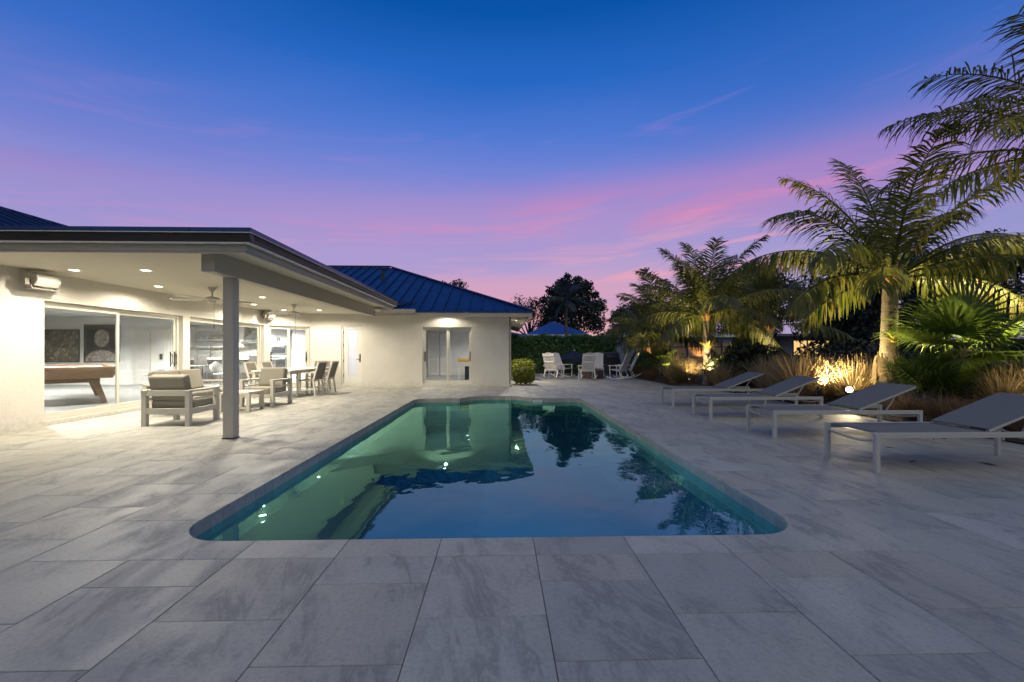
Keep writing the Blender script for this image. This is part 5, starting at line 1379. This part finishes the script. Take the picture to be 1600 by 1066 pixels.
tree('big dark round headed tree behind the blue roofs', (6.5, 40, -.03), 8.3, [(0, 0, 5.6, 2.1, 1.6, 2.2), (-1.5, .2, 5.3, 1.2, 1.2, 1.6), (1.7, 0, 5.1, 1.3, 1.2, 1.9), (.3, 0, 7.0, 1.7, 1.3, 1.15), (2.5, .1, 3.9, .9, .9, 1.2), (-2.0, 0, 3.9, .9, .9, 1.3), (1.3, 0, 7.2, .9, .9, .7), (-1.1, 0, 6.9, .9, .9, .7), (2.9, 0, 5.4, .6, .6, .8), (0, 0, 3.2, 2.0, 1.2, 1.2)] + [(2.3 * math.cos(q_) * (1 + .12 * math.sin(5 * q_)), 0, 5.5 + 2.45 * math.sin(q_) * (1 + .10 * math.cos(4 * q_)), .42, .5, .36) for q_ in [i * .42 for i in range(-1, 9)]], 12500, .15, tree_leaf, 51, down=.6)
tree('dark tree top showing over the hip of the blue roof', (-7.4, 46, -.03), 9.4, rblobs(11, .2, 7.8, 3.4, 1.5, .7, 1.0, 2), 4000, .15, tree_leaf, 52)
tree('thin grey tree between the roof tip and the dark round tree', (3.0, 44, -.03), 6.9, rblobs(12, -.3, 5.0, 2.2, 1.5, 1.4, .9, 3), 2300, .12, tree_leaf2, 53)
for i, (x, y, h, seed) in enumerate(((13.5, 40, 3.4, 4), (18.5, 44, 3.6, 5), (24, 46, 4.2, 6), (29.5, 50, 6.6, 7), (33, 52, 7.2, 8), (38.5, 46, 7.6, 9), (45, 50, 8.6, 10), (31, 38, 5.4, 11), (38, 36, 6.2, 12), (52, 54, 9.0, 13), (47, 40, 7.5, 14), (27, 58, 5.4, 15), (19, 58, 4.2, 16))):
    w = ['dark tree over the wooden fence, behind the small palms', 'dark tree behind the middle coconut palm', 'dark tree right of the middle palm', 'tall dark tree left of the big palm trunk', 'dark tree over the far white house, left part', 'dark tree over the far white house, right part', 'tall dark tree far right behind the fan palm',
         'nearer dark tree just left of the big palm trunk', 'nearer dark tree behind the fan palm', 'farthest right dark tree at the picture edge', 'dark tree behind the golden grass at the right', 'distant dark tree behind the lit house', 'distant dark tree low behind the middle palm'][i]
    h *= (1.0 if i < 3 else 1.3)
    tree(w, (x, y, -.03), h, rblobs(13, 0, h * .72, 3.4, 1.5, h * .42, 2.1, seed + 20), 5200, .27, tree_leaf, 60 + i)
coco_palm('silver_palm', 'greyish feather palm in front of the big dark tree', (4.9, 32, -.03), 5.0, .12, .09, crown(12, (1.5, 1.9), 12, 80, -40), (0, 0), silver_leaf, None, .05, False)

fh = thing('hedge', 'distant dark hedge on the far bank of the canal', 'hedge', (0, 0, 0))
me = box_leaves(41, 66, 44.6, 46.4, .0, 2.5, 9000, .20, 23, .5, .5); link('foliage', me, tree_leaf, fh)
MB().b6(41.4, 65.6, 45.0, 46.0, -.03, 2.1).build('inner_foliage', tree_leaf, fh)
fh = thing('hedge', 'dark hedge beyond the canal left of the big palm trunk', 'hedge', (0, 0, 0))
me = box_leaves(19, 28, 43.8, 45.2, .0, 1.7, 5000, .18, 24, .5, .5); link('foliage', me, tree_leaf, fh)
MB().b6(19.4, 27.6, 44.1, 44.9, -.03, 1.4).build('inner_foliage', tree_leaf, fh)
# a few fallen leaves on the paving
lf_m = plain('dry_leaf', (.07, .04, .02), .8)
for i, (x, y, a, s_, lb) in enumerate(((4.62, 4.75, .4, .07, 'dry brown leaf on the paving under the nearest lounger'), (5.35, 4.62, 1.9, .09, 'dark dry leaf on the paving under the nearest lounger head'), (5.0, 5.45, 2.7, .06, 'small dry leaf between the first and second lounger'),
        (4.3, 7.3, .9, .05, 'small dry leaf between the second and third lounger'), (3.1, 9.0, 1.2, .05, 'small dry leaf on the paving left of the farthest lounger'), (6.3, 6.0, .7, .07, 'dry leaf by the bed edge behind the second lounger'))):
    m_ = MB(); pr = [(-1, 0, .06), (-.5, .22, .10), (0, .30, .05), (.5, .2, .12), (1.1, .02, .22), (.5, -.2, .10), (0, -.28, .14), (-.5, -.2, .06)]
    m_.face([(p[0] * s_, p[1] * s_, .002 + p[2] * s_ * .5) for p in pr]); tag(m_.build('fallen_leaf', lf_m, loc=(x, y, .001), rz=a), lb, 'leaf', 'dry leaves fallen on the paving')
# neighbouring buildings
def hip_house(label, x0, x1, y0, y1, ze, zr, wallm, roofm, name='neighbour_house', nseam=0):
    t = thing(name, label, 'house', (0, 0, 0))
    MB().b6(x0 + .4, x1 - .4, y0 + .4, y1 - .4, -.03, ze).build('wall', wallm, t)
    h = (y1 - y0) / 2; a = min(h, (x1 - x0) / 2 - .01)
    pts = [(x0, y0, ze), (x1, y0, ze), (x1, y1, ze), (x0, y1, ze), (x0 + a, (y0 + y1) / 2, zr), (x1 - a, (y0 + y1) / 2, zr)]
    r_ = MB(); r_.add(pts, [(0, 1, 5, 4), (1, 2, 5), (2, 3, 4, 5), (3, 0, 4), (3, 2, 1, 0)]); ro_ = r_.build('roof', roofm, t)
    MB().b6(x0, x1, y0 - .02, y0, ze - .16, ze - .002).build('fascia', white_paint, t)
    return t, ro_
nb_wall = plain('grey_blue_wall', (.20, .24, .32), .8)
hip_house('neighbour house with a bright blue hip roof behind the hedge', 2.0, 6.9, 33.5, 39, 2.55, 3.75, white_paint, plain('light_blue_roof', (.06, .14, .42), .4, .3))
hip_house('dark blue roofed house behind the hedge next to the house corner', -4.5, 2.6, 30.5, 38, 2.25, 3.1, white_paint, blue_metal)
nh, nroof = hip_house('low grey blue neighbour house beyond the grill with a pale flat roof', 8.0, 18.0, 32, 40, 2.45, 3.1, nb_wall, plain('pale_roof', (.26, .29, .36), .6))
MB().b6(7.5, 8.39, 32.2, 32.6, .5, 2.0).build('door', plain('dark_blue_door', (.03, .05, .08), .5), nh)
MB().b6(10.2, 12.8, 32.37, 32.399, 1.9, 2.25).build('window', dark, nh)
fnc = thing('wooden_fence', 'warm lit horizontal board fence with dark posts behind the palms', 'fence', (9.3, 29.6, -.03))
for s in range(7):
    for j in range(7):
        MB().b6(s * 1.2 + .05, s * 1.2 + 1.15, .03 * random.uniform(0, .4), .03 + .01, .20 + j * .235, .20 + j * .235 + .215 - .02 * random.random()).build('board', fence_wood, fnc)
for s in range(8): MB().b6(s * 1.2 - .045, s * 1.2 + .045, -.05, .05, 0, 2.05).build('post', dark, fnc)
for z in (.85, 1.55): MB().b6(0, 8.4, -.045, -.012, z, z + .05).build('rail', dark, fnc)
far = thing('far_house', 'long low white house with lit windows across the water', 'house', (29, 46, -.03))
MB().b6(-1, 16, 0, 7, 0, 2.85).build('wall', plain('far_house_wall', (.42, .45, .52), .8), far)
MB().b6(-2.2, 17, -1.1, 8, 2.86, 3.12).build('flat_roof', plain('far_roof', (.36, .38, .44), .7), far)
litw = emit('lit_window', (1.0, .62, .22), 1.1); dimw = emit('dim_window', (1.0, .55, .25), .28)
for x0, x1, z0, z1, mm in ((2.6, 4.0, .9, 2.4, litw), (4.15, 5.5, .9, 2.4, litw), (5.7, 6.6, .9, 2.4, litw), (8.3, 9.4, .2, 2.4, dimw), (10.8, 12.4, .2, 2.4, dimw), (13.4, 14.6, .6, 2.3, dimw)):
    f_ = MB().b6(x0, x1, -.04, -.001, z0, z1).build('window', mm, far)
    fr = MB(); fr.b6(x0 - .06, x0, -.08, -.001, z0, z1); fr.b6(x1, x1 + .06, -.08, -.001, z0, z1); fr.b6((x0 + x1) / 2 - .03, (x0 + x1) / 2 + .03, -.08, -.041, z0, z1); fr.b6(x0 - .06, x1 + .06, -.08, -.001, z1, z1 + .07); fr.b6(x0 - .06, x1 + .06, -.08, -.001, z0 - .07, z0); fr.build('frame', charcoal, f_)
for x in (7.3, 10.0, 12.9): MB().b6(x - .18, x + .18, -1.0, -.7, 0, 2.859).build('column', white_paint, far)
# canal water and sea wall beyond the planting
struct(MB().face([(14.5, -20, -.012), (90, -20, -.012), (90, 43, -.012), (14.5, 43, -.012)]).build('canal_water', mat('canal', lambda k: pbsdf(k, c4(.015, .025, .035), .12, 0, k.noise(pos(k), 2.2, 3), .25, .02))), 'dark canal water beyond the planting bed')
struct(MB().b6(14.2, 14.5, -20, 43, -.4, .12).build('sea_wall', plain('concrete', (.32, .31, .29), .85)), 'low concrete sea wall along the canal')
struct(MB().b6(14.5, 60, 43.0, 43.4, -.4, .35).build('far_sea_wall', MATS['concrete']), 'low concrete wall on the far bank of the canal')
bulb = emit('far_lamp_glow', (1.0, .86, .6), 40)
def post_lamp(x, y, h, label):
    t = thing('garden_lamp', label, 'lamp', (x, y, -.03), 0, 'far garden lamps across the water')
    MB().tube([(0, 0, 0), (0, 0, h)], .04, 6).build('post', charcoal, t); MB().lathe([(.02, -.10), (.09, -.06), (.11, 0), (.09, .06), (.02, .1)], 10, (0, 0, h + .1)).build('globe', bulb, t)
    MB().lathe([(.14, .1), (.02, .18)], 10, (0, 0, h + .1)).build('cap', charcoal, t)
for i, (x, y, sd_) in enumerate(((11.3, 9.6, 71), (13.0, 8.0, 72), (12.2, 11.2, 73), (11.6, 6.4, 74), (13.6, 10.2, 75))):
    shrub(x, y, [(-.5, 0, .45, .8, .8, .45), (.5, .1, .5, .8, .8, .5), (0, .4, .6, .7, .7, .45)], 2600, .085, shrub_leaf, ('dark low shrub right behind the big palm trunk', 'dark low shrub behind the fan palm', 'dark low shrub left behind the big palm', 'dark low shrub at the right picture edge', 'dark low shrub at the canal wall behind the fan palm')[i], sd_)
post_lamp(43.5, 42.2, 1.05, 'small bright lamp across the water seen below the fan palm'); post_lamp(49.2, 42.0, 1.05, 'small bright lamp across the water at the far right')

# ------------------------------------------------------------------ garden uplights
GOLD = (1.0, .77, .36)
upglow = emit('uplight_glow', (1.0, .84, .5), 34)
def uplight(x, y, e, label, aim=(0, 0), size=96, col=GOLD, z=.16, tilt=None):
    t = thing('garden_uplight', label, 'garden light', (x, y, .24), 0, 'garden uplights in the planting bed')
    MB().tube([(0, 0, -.26), (0, 0, .05)], .012, 6).build('stake', bronze, t)
    d = Vector((aim[0], aim[1], 1)).normalized(); c = Vector((0, 0, .08))
    h_ = MB(); h_.tube([c - d * .05, c + d * .02, c + d * .14], [.035, .045, .055], 12, False); h_.build('housing', bronze, t)
    l_ = MB(); l_.tube([c + d * .04, c + d * .045], [.044, .044], 12); l_.build('lens', upglow, t)
    lo = lamp('uplight_beam', 'SPOT', c + d * .15, e, col, t, spot_size=R(size), spot_blend=.6, shadow_soft_size=.04)
    lo.rotation_mode = 'QUATERNION'; lo.rotation_quaternion = d.to_track_quat('Z', 'Y')
    lo.rotation_quaternion = (-d).to_track_quat('-Z', 'Y') if False else d.to_track_quat('-Z', 'Y')
UP = 3.6
uplight(7.02, 9.45, 300 * UP, 'garden uplight left of the big palm trunk in the rust grass', (.34, -.22))
uplight(9.05, 8.45, 300 * UP, 'garden uplight hidden behind the fan palm', (-.05, -.05))
uplight(9.9, 7.9, 200 * UP, 'garden uplight among the golden grasses at the right edge', (-.10, -.25))
uplight(6.80, 14.05, 180 * UP, 'garden uplight in the grass below the middle palm', (.12, .25))
uplight(6.8, 17.1, 200 * UP, 'garden uplight between the palms near the fence', (.05, .35))
uplight(6.75, 19.3, 80 * UP, 'garden uplight nearest the rocking chairs', (.05, .25))
uplight(10.6, 29.0, 45 * UP, 'small uplight at the foot of the wooden fence, left part', (0, .25), col=(1, .6, .28)); uplight(13.8, 29.0, 45 * UP, 'small uplight at the foot of the wooden fence, right part', (0, .25), col=(1, .6, .28))
uplight(7.02, 8.35, 38 * UP, 'added low garden uplight washing the tan grasses behind the third lounger', (.35, .75), size=120)  # unseen extra light, added to brighten the tan grasses
uplight(8.35, 6.0, 60 * UP, 'added low garden uplight washing the golden grasses at the right', (.35, .6), size=120)  # added fill for the golden grasses, no fixture visible there
uplight(9.3, 15.0, 110 * UP, 'garden uplight behind the dark shrub', (.12, .2))
uplight(6.50, 14.75, 36 * UP, 'added low garden uplight washing the grasses under the middle palm', (.5, .5), size=120)  # extra unseen lamp that lifts the grasses below the palm
# glare lens of the bright fixture turned a little to the deck
fx_ = thing('bullet_light', 'glaring white bullet light in the tan grass behind the second lounger', 'garden light', (7.42, 9.05, .05))
d = Vector((-.55, -.75, .35)).normalized(); hh_ = MB(); hh_.tube([(0, 0, .34), Vector((0, 0, .34)) + d * .12], [.05, .065], 14); hh_.build('housing', bronze, fx_)
ll_ = MB(); ll_.tube([Vector((0, 0, .34)) + d * .121, Vector((0, 0, .34)) + d * .125], [.06, .06], 14); ll_.build('lens', upglow, fx_); MB().tube([(0, 0, -.05), (0, 0, .3)], .015, 6).build('stake', bronze, fx_)
lo = lamp('bullet_beam', 'SPOT', Vector((0, 0, .34)) + d * .16, 60, (1, .8, .45), fx_, spot_size=R(140), spot_blend=.8, shadow_soft_size=.07); lo.rotation_mode = 'QUATERNION'; lo.rotation_quaternion = d.to_track_quat('-Z', 'Y')
# light of the two underwater wall lamps
for x in (PW + .30, PE - .30): lamp('underwater_glow', 'POINT', (x, 6.0, -.6), POOL_E, (.30, 1.0, .80), pool, shadow_soft_size=.12)
lamp('underwater_glow', 'POINT', (.3, 4.6, -.6), 34, (.03, .52, .95), pool, shadow_soft_size=.2)  # added blue fill in open water, no lamp fixture there
